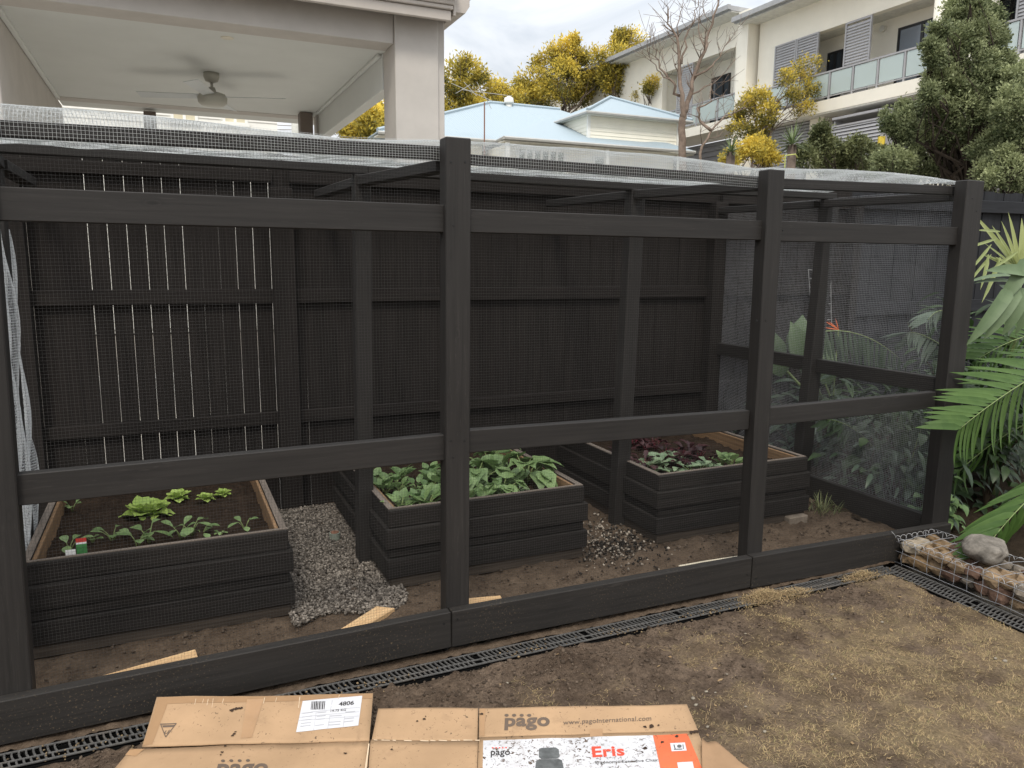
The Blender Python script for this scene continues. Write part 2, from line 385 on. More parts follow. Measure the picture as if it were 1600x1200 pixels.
M_GRAV2=m_tint('dark_wet_gravel',[(0,(.02,.017,.014,1)),(.3,(.10,.085,.07,1)),(.9,(.42,.36,.29,1))])
for _ in range(260):
    it.append(((R.uniform(1.0,1.42),R.uniform(.75,1.7),.01),R.uniform(.006,.012),R.random()))
tag(scatter('loose_gravel',it,T1,M_GRAV2),'dark soil mixed with pale pebbles between the middle and right planters','gravel',kind='stuff')
it=[]
for _ in range(3800):
    x=R.uniform(-1.4,2.4); y=-.17-abs(R.gauss(0,.3)); gz=grassy(x,y)
    if gz>.45 and R.random()<.85: continue
    it.append(((x,y,lawnz(x,y)+.002),abs(R.gauss(0,.0032))+.0018,R.random()))
for _ in range(2600):
    x=R.uniform(-1.5,2.85); y=R.uniform(.02,.62) if R.random()<.8 else R.uniform(.02,1.9)
    it.append(((x,y,.004+R.uniform(0,.008)),abs(R.gauss(0,.0035))+.0015,R.random()))
M_CLOD=m_tint('soil_clod',[(0,(.045,.033,.024,1)),(1,(.12,.09,.066,1))])
tag(scatter('soil_clods',it,T1,M_CLOD),'small crumbs and clods of dark soil strewn along the drain and inside the enclosure','soil',kind='stuff')
it=[]
for px,py,s in [(1104,1082,.011),(1165,990,.009),(1160,1000,.008),(1378,975,.012),(1300,1058,.012),(1304,1064,.008),(1083,1095,.013),(1087,1104,.013),(1118,1081,.007),(1136,1055,.008),(1570,1035,.016),(1555,1033,.012),(722,1035,.011),(792,1067,.010),(1195,1145,.011),(1105,1137,.011),(1165,1108,.008)]:
    q=at(px,py,z=-.03); it.append(((q.x,q.y,lawnz(q.x,q.y)+.004),s,R.random()))
PEB=m_plain('pale_pebble',(.24,.21,.165,1),.8,.2,0,.2,60)
for k,(pp,s,t) in enumerate(it):
    V,F=T1[k%8]; o=npmesh('pebble',V*np.array([s,s*.8,s*.6])*.75+np.array(pp),F,PEB)
    tag(o,'small pale pebble lying loose on the churned lawn','pebble','pale pebbles scattered on the lawn')
# ------------------------------------------------------------------ drain channel
M_PLAST=m_plain('black_grate_plastic',(.055,.054,.053,1),.55,.35,0,.3,40)
n_=NT('dirty_grate'); v_=n_.coord(); f_=n_.noise(v_,5,5,.7); f2_=n_.noise(v_,60,3)
M_GRATE=n_.fin(n_.mix(n_.ramp(f_,[(.52,g1(0)),(.72,g1(.7))]),n_.ramp(f2_,[(.3,(.06,.058,.056,1)),(.7,(.10,.097,.092,1))]),(.125,.103,.08,1)),.6,.3)
M_DARK=m_plain('black_void',(.006,.006,.006,1),.9,.05)
def drain(name,o,ax,ay,L,W,label):
    """o: corner, ax: unit along, ay: unit across."""
    o=Vector(o);ax=Vector(ax);ay=Vector(ay); t=thing(name,o,label,'drain','grated channel drains round the lawn')
    f=MB()
    CM=W*.60
    for c in (.003,CM,W-.003):
        f.board(o+ay*c,o+ax*L+ay*c,.006,.005 if c==CM else .007,(0,0,1))
    f.build('grate_frame',M_GRATE,t,bevel=.001)
    s=MB(); k=.014
    while k<L-.01:
        if int(k/.5)!=int((k+.02)/.5): k+=.022; continue
        wv=.006
        for (c0,c1,sh) in ((.006,CM-.002,.012),(CM+.002,W-.006,.007)):
            pts=[]
            for q in range(4):
                u=q/3; pts.append(o+ay*(c0+(c1-c0)*u)+ax*(k+sh*(u*u)))
            for a,b in zip(pts[:-1],pts[1:]): s.board(a,b+(b-a)*.05,.005,wv,(0,0,1))
        k+=.0205
    s.build('grate_bars',M_GRATE,t)
    b=MB(); zz=Vector((0,0,-.085))
    b.board(o+ay*W/2+zz,o+ax*L+ay*W/2+zz,W,.01,ay)
    for c in(.003,W-.003): b.board(o+ay*c-Vector((0,0,.05)),o+ax*L+ay*c-Vector((0,0,.05)),.075,.005,(0,0,1))
    b.build('channel',M_DARK,t); return t
ZD=-.034
drain('channel_drain',(-2.4,-.068,ZD+.008),(1,0,0),(0,-1,0),4.86,.092,'long black plastic drain grate running along the foot of the black baseboard')
drain('channel_drain',(2.548,-.075,ZD+.002),(0,-1,0),(-1,0,0),2.6,.118,'short black drain grate running beside the wire stone basket')
tag(sheet('soil_verge',-2.4,2.56,-.067,-.004,500,6,lambda x,y:-.022+fbm(x,y,9,4)*.006+max(0,fbm(x,y,30,3))*.01,SOIL_IN),kind='structure')
# soil clumps fallen over the grate
it=[]
for cx,n,sp in ((.30,40,.10),(1.60,420,.06),(2.2,160,.05),(.75,30,.05),(-.35,30,.1),(2.33,60,.06),(-1.3,60,.15),(1.2,60,.1)):
    for _ in range(n):
        x=R.gauss(cx,sp); y=-.165+abs(R.gauss(0,.036))*(1 if R.random()<.8 else -1)
        if x>2.5: continue
        it.append(((x,y,ZD+.006+R.uniform(0,.014)),R.uniform(.002,.0055),R.random()))
tag(scatter('spilled_soil',it,T1,m_tint('dry_turf_crumb',[(0,(.06,.045,.03,1)),(1,(.26,.19,.11,1))])),'dry soil and turf crumbs spilled over the drain grate','soil',kind='stuff')
# ------------------------------------------------------------------ garden enclosure
ENC=thing('garden_enclosure',(.7,1.0,0),'black timber framed vegetable enclosure covered in fine wire mesh, in front of the fence','enclosure')
def post(xl0,xr0,z0,xl1,xr1,z1,y0,y1,name='post',mat=None):
    m=MB(); a=((xl0+xr0)/2,(y0+y1)/2,z0); b=((xl1+xr1)/2,(y0+y1)/2,z1)
    m.board(a,b,(xr0-xl0),y1-y0,(1,0,0)); return m.build(name,mat or W_FRAME,ENC,bevel=.004)
pr=at(50,1083,y=0).x; pt=at(0,385,y=0).x
post(pr-.1,pr,0,pt-.1,pt,2.04,.0,.075)
for l0,r0_,l1,r1,yb,ytop in ((697,733,698,735,955,213),(1168,1191,1203,1227,868,264),(1457,1482,1517,1535,818,281)):
    a,b,c,d=at(l0,yb,y=0),at(r0_,yb,y=0),at(l1,ytop,y=0),at(r1,ytop,y=0)
    k=(b.x-a.x)/(yb-0)
    post(a.x,b.x,-.05,c.x,d.x,c.z,.0,.075)
def pxrail(name,tl,trr,bl,br,y,t,e0=0,e1=0,mat=None):
    a=(at(*tl,y=y)+at(*bl,y=y))/2; b=(at(*trr,y=y)+at(*br,y=y))/2
    h=((at(*tl,y=y)-at(*bl,y=y)).length+(at(*trr,y=y)-at(*br,y=y)).length)/2
    d=(b-a).normalized(); a-=d*e0; b+=d*e1; off=Vector((0,t/2,0))
    m=MB(); m.board(a+off,b+off,h,t,(0,0,1)); return m.build(name,mat or W_FRAME,ENC,bevel=.003)
yr=.030
pxrail('rail',(20,742),(693,680),(25,792),(693,719),yr,.045,.02,.01)
pxrail('rail',(735,673),(1172,641),(735,707),(1165,672),yr,.045,.01,.01)
pxrail('rail',(1205,637),(1460,613),(1205,665),(1452,638),yr,.045,.01,.03)
pxrail('rail',(0,291),(690,320),(0,345),(690,363),yr,.045,.12,.01)
pxrail('rail',(736,325),(1190,346),(736,365),(1190,374),yr,.045,.01,.01)
pxrail('rail',(1222,346),(1503,354.5),(1222,376),(1503,384),yr,.045,.01,.03)
pxrail('baseboard',(0,1096),(705,957),(0,1166),(705,1011),-.045,.045,.6,0,W_BASE)
pxrail('baseboard',(706.5,956.7),(1174,871),(706.5,1010.7),(1174,918),-.045,.045,0,0,W_BASE)
pxrail('baseboard',(1175.5,871.5),(1481,819),(1175.5,918.5),(1481,862),-.0455,.045,0,.02,W_BASE)
# horizontal top rails behind the mesh
pxrail('top_rail',(0,187),(690,228),(0,212),(690,250),.09,.04,.3,.04)
pxrail('top_rail',(740,241),(1190,276),(740,257),(1190,289),.09,.04,.03,.03)
pxrail('top_rail',(1222,280),(1505,290),(1222,293),(1505,306),.09,.04,.03,.02)
RX=[(-1.60,-1.53),(-.085,.04),(1.49,1.66),(2.93,3.0)]
# mid row of posts, beam and rafters
for xl0,xr0,xl1,xr1 in ((-1.68,-1.60,-1.66,-1.58),(-.155,-.075,-.122,-.052),(1.40,1.49,1.452,1.545),(2.845,2.945,2.945,3.04)):
    post(xl0,xr0,-.1,xl1,xr1,1.995,.96,1.04)
for x0,x1,z0,z1 in ((-1.8,-.06,2.028,2.018),(-.06,1.52,2.018,2.008),(1.52,3.02,2.008,2.016)):
    m=MB(); m.board((x0,1.0,z0),(x1,1.0,z1),.038,.07,(0,0,1)); m.build('beam',W_FRAME,ENC,bevel=.003)
for (xa,xb) in RX:
    m=MB(); m.board((xb,.13,1.955),(xa,.962,1.965),.045,.07,(0,0,1)); m.build('rafter',W_FRAME,ENC,bevel=.003)
    m=MB(); m.board((xa,1.038,1.965),(xa-.02,2.02,1.975),.045,.07,(0,0,1)); m.build('rafter',W_FRAME,ENC,bevel=.003)
# right side wall
m=MB(); m.box(2.935,2.975,.08,2.0,-.03,.156); m.build('baseboard',W_FRAME,ENC,bevel=.003)
m=MB(); m.board((2.955,.08,.915),(2.955,.965,.91),.09,.045,(0,0,1)); m.build('side_rail',W_FRAME,ENC,bevel=.003)
m=MB(); m.board((2.955,1.035,.915),(2.955,2.0,.915),.09,.045,(0,0,1)); m.build('side_rail',W_FRAME,ENC,bevel=.003)
m=MB(); m.box(2.94,2.98,2.0,2.06,-.05,2.0); 
m.build('corner_stud',W_FRAME,ENC,bevel=.003)
# wire mesh: every wire is geometry
def wires(name,P,N,nu,nv,su,sv,t,mat=None,parent=ENC):
    """P(u,v)->points (arrays), N normal; nu wires run along v (at fixed u), nv wires run along u."""
    Vs=[];Fs=[];b=0
    for (cnt,seg,alongv) in ((nu,sv,True),(nv,su,False)):
        a=np.repeat(np.linspace(0,1,cnt),seg+1); c=np.tile(np.linspace(0,1,seg+1),cnt)
        u,v=(a,c) if alongv else (c,a)
        p=P(u,v); e=1e-3
        q=P(u+e,v)-p if alongv else P(u,v+e)-p
        side=q/np.maximum(np.linalg.norm(q,axis=1,keepdims=True),1e-12)
        tg=P(u,v+e)-p if alongv else P(u+e,v)-p
        nn=np.cross(side,tg); nn/=np.maximum(np.linalg.norm(nn,axis=1,keepdims=True),1e-12)
        off=nn*(.25*t if alongv else -.25*t)
        pts=np.stack([p+off+side*t/2,p+off+nn*t/2,p+off-side*t/2,p+off-nn*t/2],1)   # (cnt*(seg+1),4,3)
        Vs.append(pts.reshape(-1,3))
        i=np.arange(cnt)[:,None]*(seg+1)+np.arange(seg)[None,:]; i=i.ravel()*4
        for k in range(4):
            k2=(k+1)%4; Fs.append(np.stack([i+k,i+k2,i+4+k2,i+4+k],1)+b)
        b+=len(pts)*4
    return npmesh(name,np.concatenate(Vs),np.concatenate(Fs),mat or WIRE,parent)
PIT=.0115
def flat(o,du,dv,wob=0,nd=None):
    o,du,dv=map(np.array,(o,du,dv)); nd=np.array(nd) if nd is not None else None
    def P(u,v):
        p=o+u[:,None]*du+v[:,None]*dv
        if wob: p=p+nd*(wob*(np.sin(u*23+v*5)*np.sin(v*11+u*7)))[:,None]
        return p
    return P
WT=.00125
zt=lambda x:np.interp(x,[-1.9,0,.15,1.6,1.75,3.05],[2.0,2.022,2.003,1.990,1.986,2.012])
XA,XB=-1.78,3.02
def Pfront(u,v):
    x=XA+(XB-XA)*u; z=.10+(zt(x)-.02-.10)*v
    y=.0825+.004*np.sin(x*9+z*4)*np.sin(z*5.3)
    return np.stack([x,y,z],1)
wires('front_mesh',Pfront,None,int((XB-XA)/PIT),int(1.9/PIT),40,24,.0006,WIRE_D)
bump=lambda x:np.interp(x,[-1.9,-1.4,-1.0,-.67,-.36,-.1,.02,.14,.6,1.2,1.5,1.62,1.74,2.3,2.7,3.02],[.055,.058,.052,.030,.012,.02,.030,.052,.060,.062,.045,.038,.050,.058,.05,.026])
def Proof(u,v):
    x=XA+(XB-XA)*u; y=.083+2.0*v
    fold=bump(x)*np.where(y<.16,np.sin(np.clip((y-.083)/.077,0,1)*PI/2),np.exp(-((y-.16)/.30)**2))
    sag=-.010*np.sin(np.clip((y-.16)/.86,0,1)*PI)*(.6+.5*np.sin(x*3.1+1.))-.016*np.sin(np.clip((y-1.02)/1.0,0,1)*PI)*(.7+.6*np.sin(x*2.3))
    wr=.006*np.sin(x*17+y*9+2*np.sin(y*6))*np.clip((y-.1)*4,0,1)+.003*np.sin(x*5-y*21)*np.clip((y-.1)*3,0,1)
    base=zt(x)+(2.045-zt(x))*np.clip((y-.1)/.9,0,1)+.085*np.clip(y-1.0,0,1.1)
    return np.stack([x,y,base+.004+fold+sag+wr],1)
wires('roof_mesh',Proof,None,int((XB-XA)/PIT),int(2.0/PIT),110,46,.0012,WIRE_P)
def Pwrap(u,v):
    x=XA+(1.6-XA)*u; z=zt(x)-.052+(.058+bump(x)*.75)*v
    return np.stack([x,.0795+.002*np.sin(x*31)+.004*v*v,z],1)
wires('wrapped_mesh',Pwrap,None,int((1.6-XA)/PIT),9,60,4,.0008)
def Pside(u,v):
    y=.09+1.95*u; z=.13+1.87*v
    return np.stack([2.983+.004*np.sin(y*12+z*5)*np.sin(z*6),y,z],1)
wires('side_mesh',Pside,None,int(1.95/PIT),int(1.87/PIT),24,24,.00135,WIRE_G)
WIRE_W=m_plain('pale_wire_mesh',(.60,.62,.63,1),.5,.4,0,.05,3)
def Pleft(u,v,ph=0,x0=-1.612,y1=1.12):
    y=.10+y1*u; z=.1+1.60*v
    return np.stack([x0+.020*np.sin(u*30+ph+1.5*np.sin(z*4))*np.clip(u*2,0,1)+.014*np.sin(z*9+ph),y,z],1)
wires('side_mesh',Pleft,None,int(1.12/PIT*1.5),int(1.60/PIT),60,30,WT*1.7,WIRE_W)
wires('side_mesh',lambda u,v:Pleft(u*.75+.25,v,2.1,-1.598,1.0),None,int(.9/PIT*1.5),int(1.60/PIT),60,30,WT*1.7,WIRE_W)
# screw heads
M_SCREW=m_plain('dark_screw_head',(.008,.008,.008,1),.5,.4)
sc_=MB()
for px,py,y in ((705,253,-.0015),(727,253,-.0015),(709,352,-.0015),(705,689,-.0015),(726,689,-.0015),(708,715,-.0015),(1183,501,-.0015),(1197,501,-.0015),(1180,878,-.047),(1168,898,-.047),(1182,904,-.047),(715,968,-.047),(694,975,-.047),(20,760,.028),(1224,360,.028),(1520,310,-.0015),(1527,330,-.0015)):
    q=at(px,py,y=y); sc_.tube([(q.x,q.y+.004,q.z),(q.x,q.y,q.z)],.0042,8)
sc_.build('screw_heads',M_SCREW,ENC)
# ------------------------------------------------------------------ boundary fence
FN=thing('boundary_fence',(.5,2.06,0),'tall black paling fence with three horizontal rails behind the planters','fence')
YF=2.075
pal=MB(); x=-6.51; k=0
while x<4.35:
    wd=.097 if x<3 else .10
    gp=(.0020 if x<-.2 else .0021 if x<.45 else -.001)
    if R.random()<.12: gp=-.0005
    tl=R.gauss(0,.0007) if x<.6 else 0
    top=2.2+R.gauss(0,.004)
    pal.board((x+wd/2,YF+.0075+(.004 if k%2 and x>.5 else 0),-.1),(x+wd/2+tl,YF+.0075+(.004 if k%2 and x>.5 else 0),top),wd-gp+R.gauss(0,.0004),.014,(1,0,0)); x+=wd; k+=1
pal.build('paling_panel',W_FENCE,FN)
for z0,z1,hh in ((1.36,1.36,.085),(.603,.603,.075),(2.07,2.068,.07)):
    for xa,xb in ((-6.5,-.38),(-.28,2.88),(2.97,4.32)):
        m=MB(); m.board((xa,YF-.02,z0),(xb,YF-.02,z1),hh,.038,(0,0,1)); m.build('fence_rail',W_FENCE,FN,bevel=.003)
for xa,xb,top in ((-1.76,-1.66,2.02),(-.40,-.27,2.0),(2.86,2.975,2.04),(4.31,4.40,2.12)):
    m=MB(); m.box(xa,xb,1.975,YF-.001,-.1,top); m.build('post',W_FENCE,FN,bevel=.004)
FN2=thing('boundary_fence',(6.5,2.06,0),'charcoal paling fence with a thick top rail behind the palms','fence')
pal=MB(); x=4.36; k=0
while x<9.5:
    pal.board((x+.07,YF+.012+(.006 if k%2 else 0),-.1),(x+.07,YF+.012+(.006 if k%2 else 0),2.235+.01*(k%3==0)+.008*(x-4.4)),.139,.016,(1,0,0)); x+=.14; k+=1
pal.build('paling_panel',W_FENCE_B,FN2)
for z in (2.115,1.2,.4):
    m=MB(); m.board((4.40,YF-.02,z-.015),(9.5,YF-.02,z+.03),.11,.045,(0,0,1)); m.build('fence_rail',W_FENCE_B,FN2,bevel=.003)
# ------------------------------------------------------------------ planters
def planter(x0,x1,y0,y1,label,soilz=.325,h=.40):
    t=thing('raised_planter',((x0+x1)/2,(y0+y1)/2,0),label,'planter','black raised planters inside the enclosure')
    bands=[(.0,.056,.002),(.061,.158,.019),(.1585,.205,.001),(.210,.310,.019),(.3105,h,.002)]
    th=.03
    for nm,a,b,nrm in (('side_board',(x0,y0),(x1,y0),(0,-1)),('side_board',(x1,y0),(x1,y1),(1,0)),('side_board',(x1,y1),(x0,y1),(0,1)),('side_board',(x0,y1),(x0,y0),(-1,0))):
        m=MB(); L=Vector((b[0]-a[0],b[1]-a[1],0)).normalized(); nv=Vector((*nrm,0))
        for (z0,z1,pr) in bands:
            e=pr if nrm[0]==0 else -.001-.0125+pr*0
            e=pr+.0 if nrm[0]==0 else -(.0145)
            jx=R.uniform(-.0015,.0015)
            A=Vector((a[0],a[1],(z0+z1)/2))-L*e+nv*(pr/2-th/2+jx/2); B=Vector((b[0],b[1],(z0+z1)/2))+L*e+nv*(pr/2-th/2+jx/2)
            m.board(A,B,z1-z0,th+pr+jx,(0,0,1),1 if z0==0 else 0)
        m.build(nm,[W_PLANT,W_PDUST],t,bevel=.005)
    # brown inner lining and greyed top edge
    m=MB(); q=.031; w_=.016
    m.box(x0+q,x1-q,y0+q,y0+q+w_,.05,h-.006); m.box(x0+q,x1-q,y1-q-w_,y1-q,.05,h-.006)
    m.box(x0+q,x0+q+w_,y0+q+w_,y1-q-w_,.05,h-.004); m.box(x1-q-w_,x1-q,y0+q+w_,y1-q-w_,.05,h-.004)
    m.build('inner_lining',W_INNER,t,bevel=.003)
    m=MB(); e=.0015
    for xa,xb,ya,yb in ((x0,x1,y0+.012,y0+.03),(x0,x1,y1-.03,y1),(x0,x0+.03,y0+.03,y1-.03),(x1-.03,x1,y0+.03,y1-.03)):
        m.box(xa,xb,ya,yb,h+.0005,h+.0045)
    m.build('top_edge',W_CAPG,t)
    X=np.linspace(x0+.047,x1-.047,70); Y=np.linspace(y0+.047,y1-.047,80)
    V=np.array([(x,y,soilz+fbm(x,y,7,4,x0)*.025+max(0,fbm(x,y,26,3,x0))*.022+fbm(x,y,70,2)*.006) for y in Y for x in X])
    i=np.arange(69*79); b=(i//69)*70+i%69
    npmesh('soil',V,np.stack([b,b+1,b+71,b+70],1),SOIL_BED,t,True)
    return t
planter(-1.575,-.562,.530,1.88,'left black sleeper planter with sparse seedlings in dark soil',.31)
planter(-.078,.990,.618,1.90,'middle black sleeper planter packed with leafy greens')
planter(1.475,2.575,.622,1.82,'right black sleeper planter with dark red leaves and a bare brown inner wall',.32)
# ------------------------------------------------------------------ leaves and plants
L_GREEN=m_leaf('young_green_leaf',(.070,.135,.045,1),(.235,.335,.135,1))
L_LIME=m_leaf('lettuce_leaf',(.22,.34,.06,1),(.46,.58,.16,1))
L_GREY=m_leaf('grey_green_leaf',(.10,.165,.09,1),(.28,.37,.22,1))
L_RED=m_leaf('dark_red_leaf',(.018,.007,.008,1),(.085,.03,.033,1))
L_PALM=m_leaf('palm_leaflet',(.022,.055,.008,1),(.075,.132,.030,1),.5,.14,.2)
L_STRE=m_leaf('broad_garden_leaf',(.035,.068,.030,1),(.135,.19,.095,1),.5,.12,.3)
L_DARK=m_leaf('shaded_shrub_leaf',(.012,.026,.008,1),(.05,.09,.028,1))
L_YEL=m_leaf('yellow_cordyline_blade',(.12,.17,.045,1),(.36,.40,.16,1),.4,.3)
STEM=m_plain('pale_green_stem',(.17,.22,.08,1),.5,.3)
def leaf(mb,T,base,d,n,L,W,shape='ob',curl=.25,fold=.15,seg=5,tint=.5,wave=0,lobes=0):
    """a curved blade from base along d; n = upper side."""
    d=Vector(d).normalized(); n=Vector(n); n=(n-d*n.dot(d)); n=n.normalized() if n.length>1e-4 else d.orthogonal().normalized(); s=d.cross(n)
    vs=[];p=Vector(base)
    for i in range(seg+1):
        u=i/seg
        if shape=='ob': w=math.sin(min(1,u*.93+.02)**1.35*PI)**.75 if 0<u<1 else (.12 if u==0 else .10)
        elif shape=='ov': w=math.sin(min(1,u+.04)**.7*PI)**.85 if u<1 else .02
        elif shape=='str': w=(min(1,u*7+.25))*(1-u**3.5)+.015
        elif shape=='tri': w=min(1,u*6+.1)*(1-u)**.8+.02
        w*=W/2
        if lobes: w*=1+.28*math.sin(u*lobes*2*PI)
        a=-curl*2*u; dd=(d*math.cos(a)+n*math.sin(a))
        if i: p=p+dd*(L/seg)
        nn=(n*math.cos(a)-d*math.sin(a))
        wz=wave*R.uniform(-1,1)*W
        vs+= [p+s*w+nn*(w*fold*2+wz),p-nn*0,p-s*w+nn*(w*fold*2-wz)]
    fs=[]
    for i in range(seg):
        b=i*3; fs+=[(b,b+1,b+4,b+3),(b+1,b+2,b+5,b+4)]
    mb.add(vs,fs); 
    for i in range(seg):
        v=min(1,max(0,tint+R.gauss(0,.05))); T+=[v,min(1,v+.07)]
def plant(name,kind,loc,scale,label,cat='seedling',group=None,mat=None,seed=0):
    """a little vegetable: petioles and blades in one mesh (leaf part), stalk part."""
    global R
    keep=R; R=random.Random(seed*7+3)
    loc=Vector(loc); t=thing(name,loc,label,cat,group); m=MB();T=[];st=MB()
    def pet(az,el,ln,r=.0018):
        d=Vector((math.cos(az)*math.cos(el),math.sin(az)*math.cos(el),math.sin(el)))
        mid=loc+d*ln*.5+Vector((0,0,ln*.12)); e=loc+d*ln
        st.tube([loc-Vector((0,0,.01)),mid,e],[r*scale*1.3,r*scale,r*scale*.7],5); return e,d
    if kind=='seedling':
        k=R.randint(4,6)
        for i in range(k):
            az=i*2.4+R.uniform(-.3,.3); e,d=pet(az,R.uniform(.8,1.25),R.uniform(.03,.06)*scale)
            f=Vector((d.x,d.y,R.uniform(-.1,.5))); leaf(m,T,e,f,(0,0,1),R.uniform(.035,.055)*scale,R.uniform(.024,.034)*scale,'ob',.25,.12,5,R.uniform(.3,.8))
    elif kind=='round':
        k=R.randint(6,9)
        for i in range(k):
            az=i*2.4+R.uniform(-.3,.3); e,d=pet(az,R.uniform(.65,1.3),R.uniform(.03,.065)*scale,.003)
            f=Vector((d.x,d.y,R.uniform(.3,1.1))); leaf(m,T,e,f,(0,0,1),R.uniform(.045,.062)*scale,R.uniform(.040,.052)*scale,'ov',.3,.12,5,R.uniform(.2,.85))
    elif kind=='lettuce':
        for i in range(16):
            az=i*2.4; el=.25+i/16*1.0; d=Vector((math.cos(az)*math.cos(el),math.sin(az)*math.cos(el),math.sin(el)))
            leaf(m,T,loc+d*.008,d,(0,0,1),R.uniform(.07,.095)*scale,.055*scale,'ob',.35,.1,7,R.uniform(.3,.95),.09,2)
    elif kind=='squash':
        for i in range(9):
            az=i*2.4+R.uniform(-.4,.4); e,d=pet(az,R.uniform(.5,1.25),R.uniform(.09,.17)*scale,.004)
            f=Vector((d.x,d.y,R.uniform(-.35,.25))); L=R.uniform(.10,.15)*scale
            for s_ in (-.62,0,.62):
                g_=Vector((f.x*math.cos(s_)-f.y*math.sin(s_),f.x*math.sin(s_)+f.y*math.cos(s_),f.z))
                leaf(m,T,e-f*L*.1,g_,(0,0,1),L*(1 if s_==0 else .82),L*.62,'ov',.35,.10,6,R.uniform(.25,.6)+.2,.03,1)
    elif kind=='beet':
        for i in range(R.randint(7,10)):
            az=i*2.4+R.uniform(-.4,.4); e,d=pet(az,R.uniform(.7,1.35),R.uniform(.03,.07)*scale,.002)
            f=Vector((d.x,d.y,R.uniform(-.2,.6))); leaf(m,T,e,f,(0,0,1),R.uniform(.05,.085)*scale,R.uniform(.03,.042)*scale,'ob',.4,.15,5,R.uniform(.1,.9),.06)
    elif kind=='kale':
        for i in range(R.randint(8,11)):
            az=i*2.4+R.uniform(-.4,.4); e,d=pet(az,R.uniform(.5,1.2),R.uniform(.015,.04)*scale,.002)
            f=Vector((d.x,d.y,R.uniform(0,.6))); leaf(m,T,e,f,(0,0,1),R.uniform(.04,.06)*scale,R.uniform(.03,.045)*scale,'ob',.3,.12,5,R.uniform(.3,.95),.07,2)
    m.build('leaves',mat or L_GREEN,t,True,0,T)
    if st.v: st.build('stalks',STEM if mat is not L_RED else M_REDST,t,True)
    R=keep; return t
M_REDST=m_plain('red_stalk',(.13,.018,.03,1),.5,.3)
def soil_at(px,py,z): 
    q=at(px,py,z=z); return Vector((q.x,q.y,z))
SP=[('seedling',108,862,1.0,'leafy green seedling beside the red and green plant tag'),
 ('seedling',145,848,.55,'tiny single leaf seedling just right of the plant tags'),
 ('seedling',176,846,.95,'thin two leaved seedling leaning right below the lettuce'),
 ('seedling',216,856,1.05,'low wide leaved seedling at the front edge of the left planter'),
 ('seedling',233,848,1.35,'tall broad leaved seedling in the front middle of the left planter'),
 ('lettuce',232,806,1.45,'frilly lime green lettuce at the centre of the left planter'),
 ('lettuce',278,780,.75,'loose floppy lettuce lying behind the big frilly lettuce'),
 ('seedling',283,842,1.0,'pale seedling on a thin stalk right of the tall broad leaved one'),
 ('seedling',299,838,1.35,'bushy seedling right of centre in the left planter'),
 ('seedling',316,840,.9,'small dense seedling beside the bushy one in the left planter'),
 ('seedling',345,838,.5,'tiny seedling alone near the front board of the left planter'),
 ('seedling',383,830,.85,'round leaved seedling at the right front corner of the left planter'),
 ('lettuce',322,781,.55,'small yellowish lettuce far back in the left planter'),
 ('lettuce',349,774,.5,'small pale lettuce at the back right of the left planter'),
 ('seedling',113,799,.7,'small seedling alone at the back left of the left planter')]
for k,(kd,px,py,s_,lb) in enumerate(SP):
    plant('lettuce' if kd=='lettuce' else 'seedling',kd,soil_at(px,py,.315),s_*(1.0 if kd=='lettuce' else 1.2),lb,'lettuce' if kd=='lettuce' else 'seedling',None,L_LIME if kd=='lettuce' else L_GREEN,k)
M_WHITE=m_plain('white_tag_card',(.75,.76,.75,1),.5,.3,0,.05); M_TAGG=m_plain('green_tag_print',(.06,.22,.07,1),.5,.3,0,.3,60); M_TAGR=m_plain('red_tag_print',(.55,.05,.04,1),.5,.3)
def plant_tag(px0,px1,py0,py1,y,label,cols):
    a=at(px0,py0,y=y); b=at(px1,py0,y=y); c=at(px1,py1,y=y); t=thing('plant_tag',(a.x,y,c.z),label,'plant tag')
    hgt=a.z-c.z
    for nm,f0,f1,mt in cols:
        m=MB(); m.box(a.x,b.x,y-.0007,y+.0007,a.z-hgt*f1,a.z-hgt*f0); m.build(nm,mt,t)
    m=MB(); m.box((a.x+b.x)/2-.004,(a.x+b.x)/2+.004,y+.001,y+.002,.28,a.z-hgt*.8); m.build('stake',M_WHITE,t)
plant_tag(102,118,860,871,.60,'small white plant tag stuck in the soil of the left planter',[('card',0,1,M_WHITE)])
plant_tag(118,135,842,865,.64,'red and green plant tag with a picture stuck behind the white tag',[('red_band',0,.25,M_TAGR),('white_band',.25,.36,M_WHITE),('green_picture',.36,1,M_TAGG)])
# middle planter
rr=random.Random(5); k=0
for j in range(6):
    for i in range(8):
        x=.012+i*.086+rr.uniform(-.03,.03); y=.735+j*.105+rr.uniform(-.03,.03)
        if x>.66-.02*j or (j in(2,3) and x<.2 and rr.random()<.75) or (j>=4 and rr.random()<.35): continue
        k+=1
        plant('leafy_green','round',(x,y,.335),rr.uniform(.95,1.3),'round leaved green seedling in the dense patch at the left of the middle planter','leafy green','round leaved greens in the middle planter',L_GREEN,100+k)
for k,(x,y,s_,lb) in enumerate([(.50,.98,1.0,'large squash plant with broad lobed leaves behind the round leaved greens'),(.82,.98,.95,'squash plant with one big leaf drooping over the right edge of the middle planter'),(.58,.78,.62,'low squash plant at the front right of the middle planter'),(.70,1.25,1.0,'tall squash plant furthest back in the middle planter')]):
    plant('squash_plant','squash',(x,y,.33),s_*1.2,lb,'squash plant','squash plants in the middle planter',L_GREEN,300+k)
for k,(x,y) in enumerate([(.36,.72),(.47,.74),(.70,.84),(.63,.74)]):
    plant('leafy_green','kale',(x,y,.33),1.0,'small crinkled seedling below the squash leaves in the middle planter','leafy green','crinkled seedlings under the squash',L_GREY,340+k)
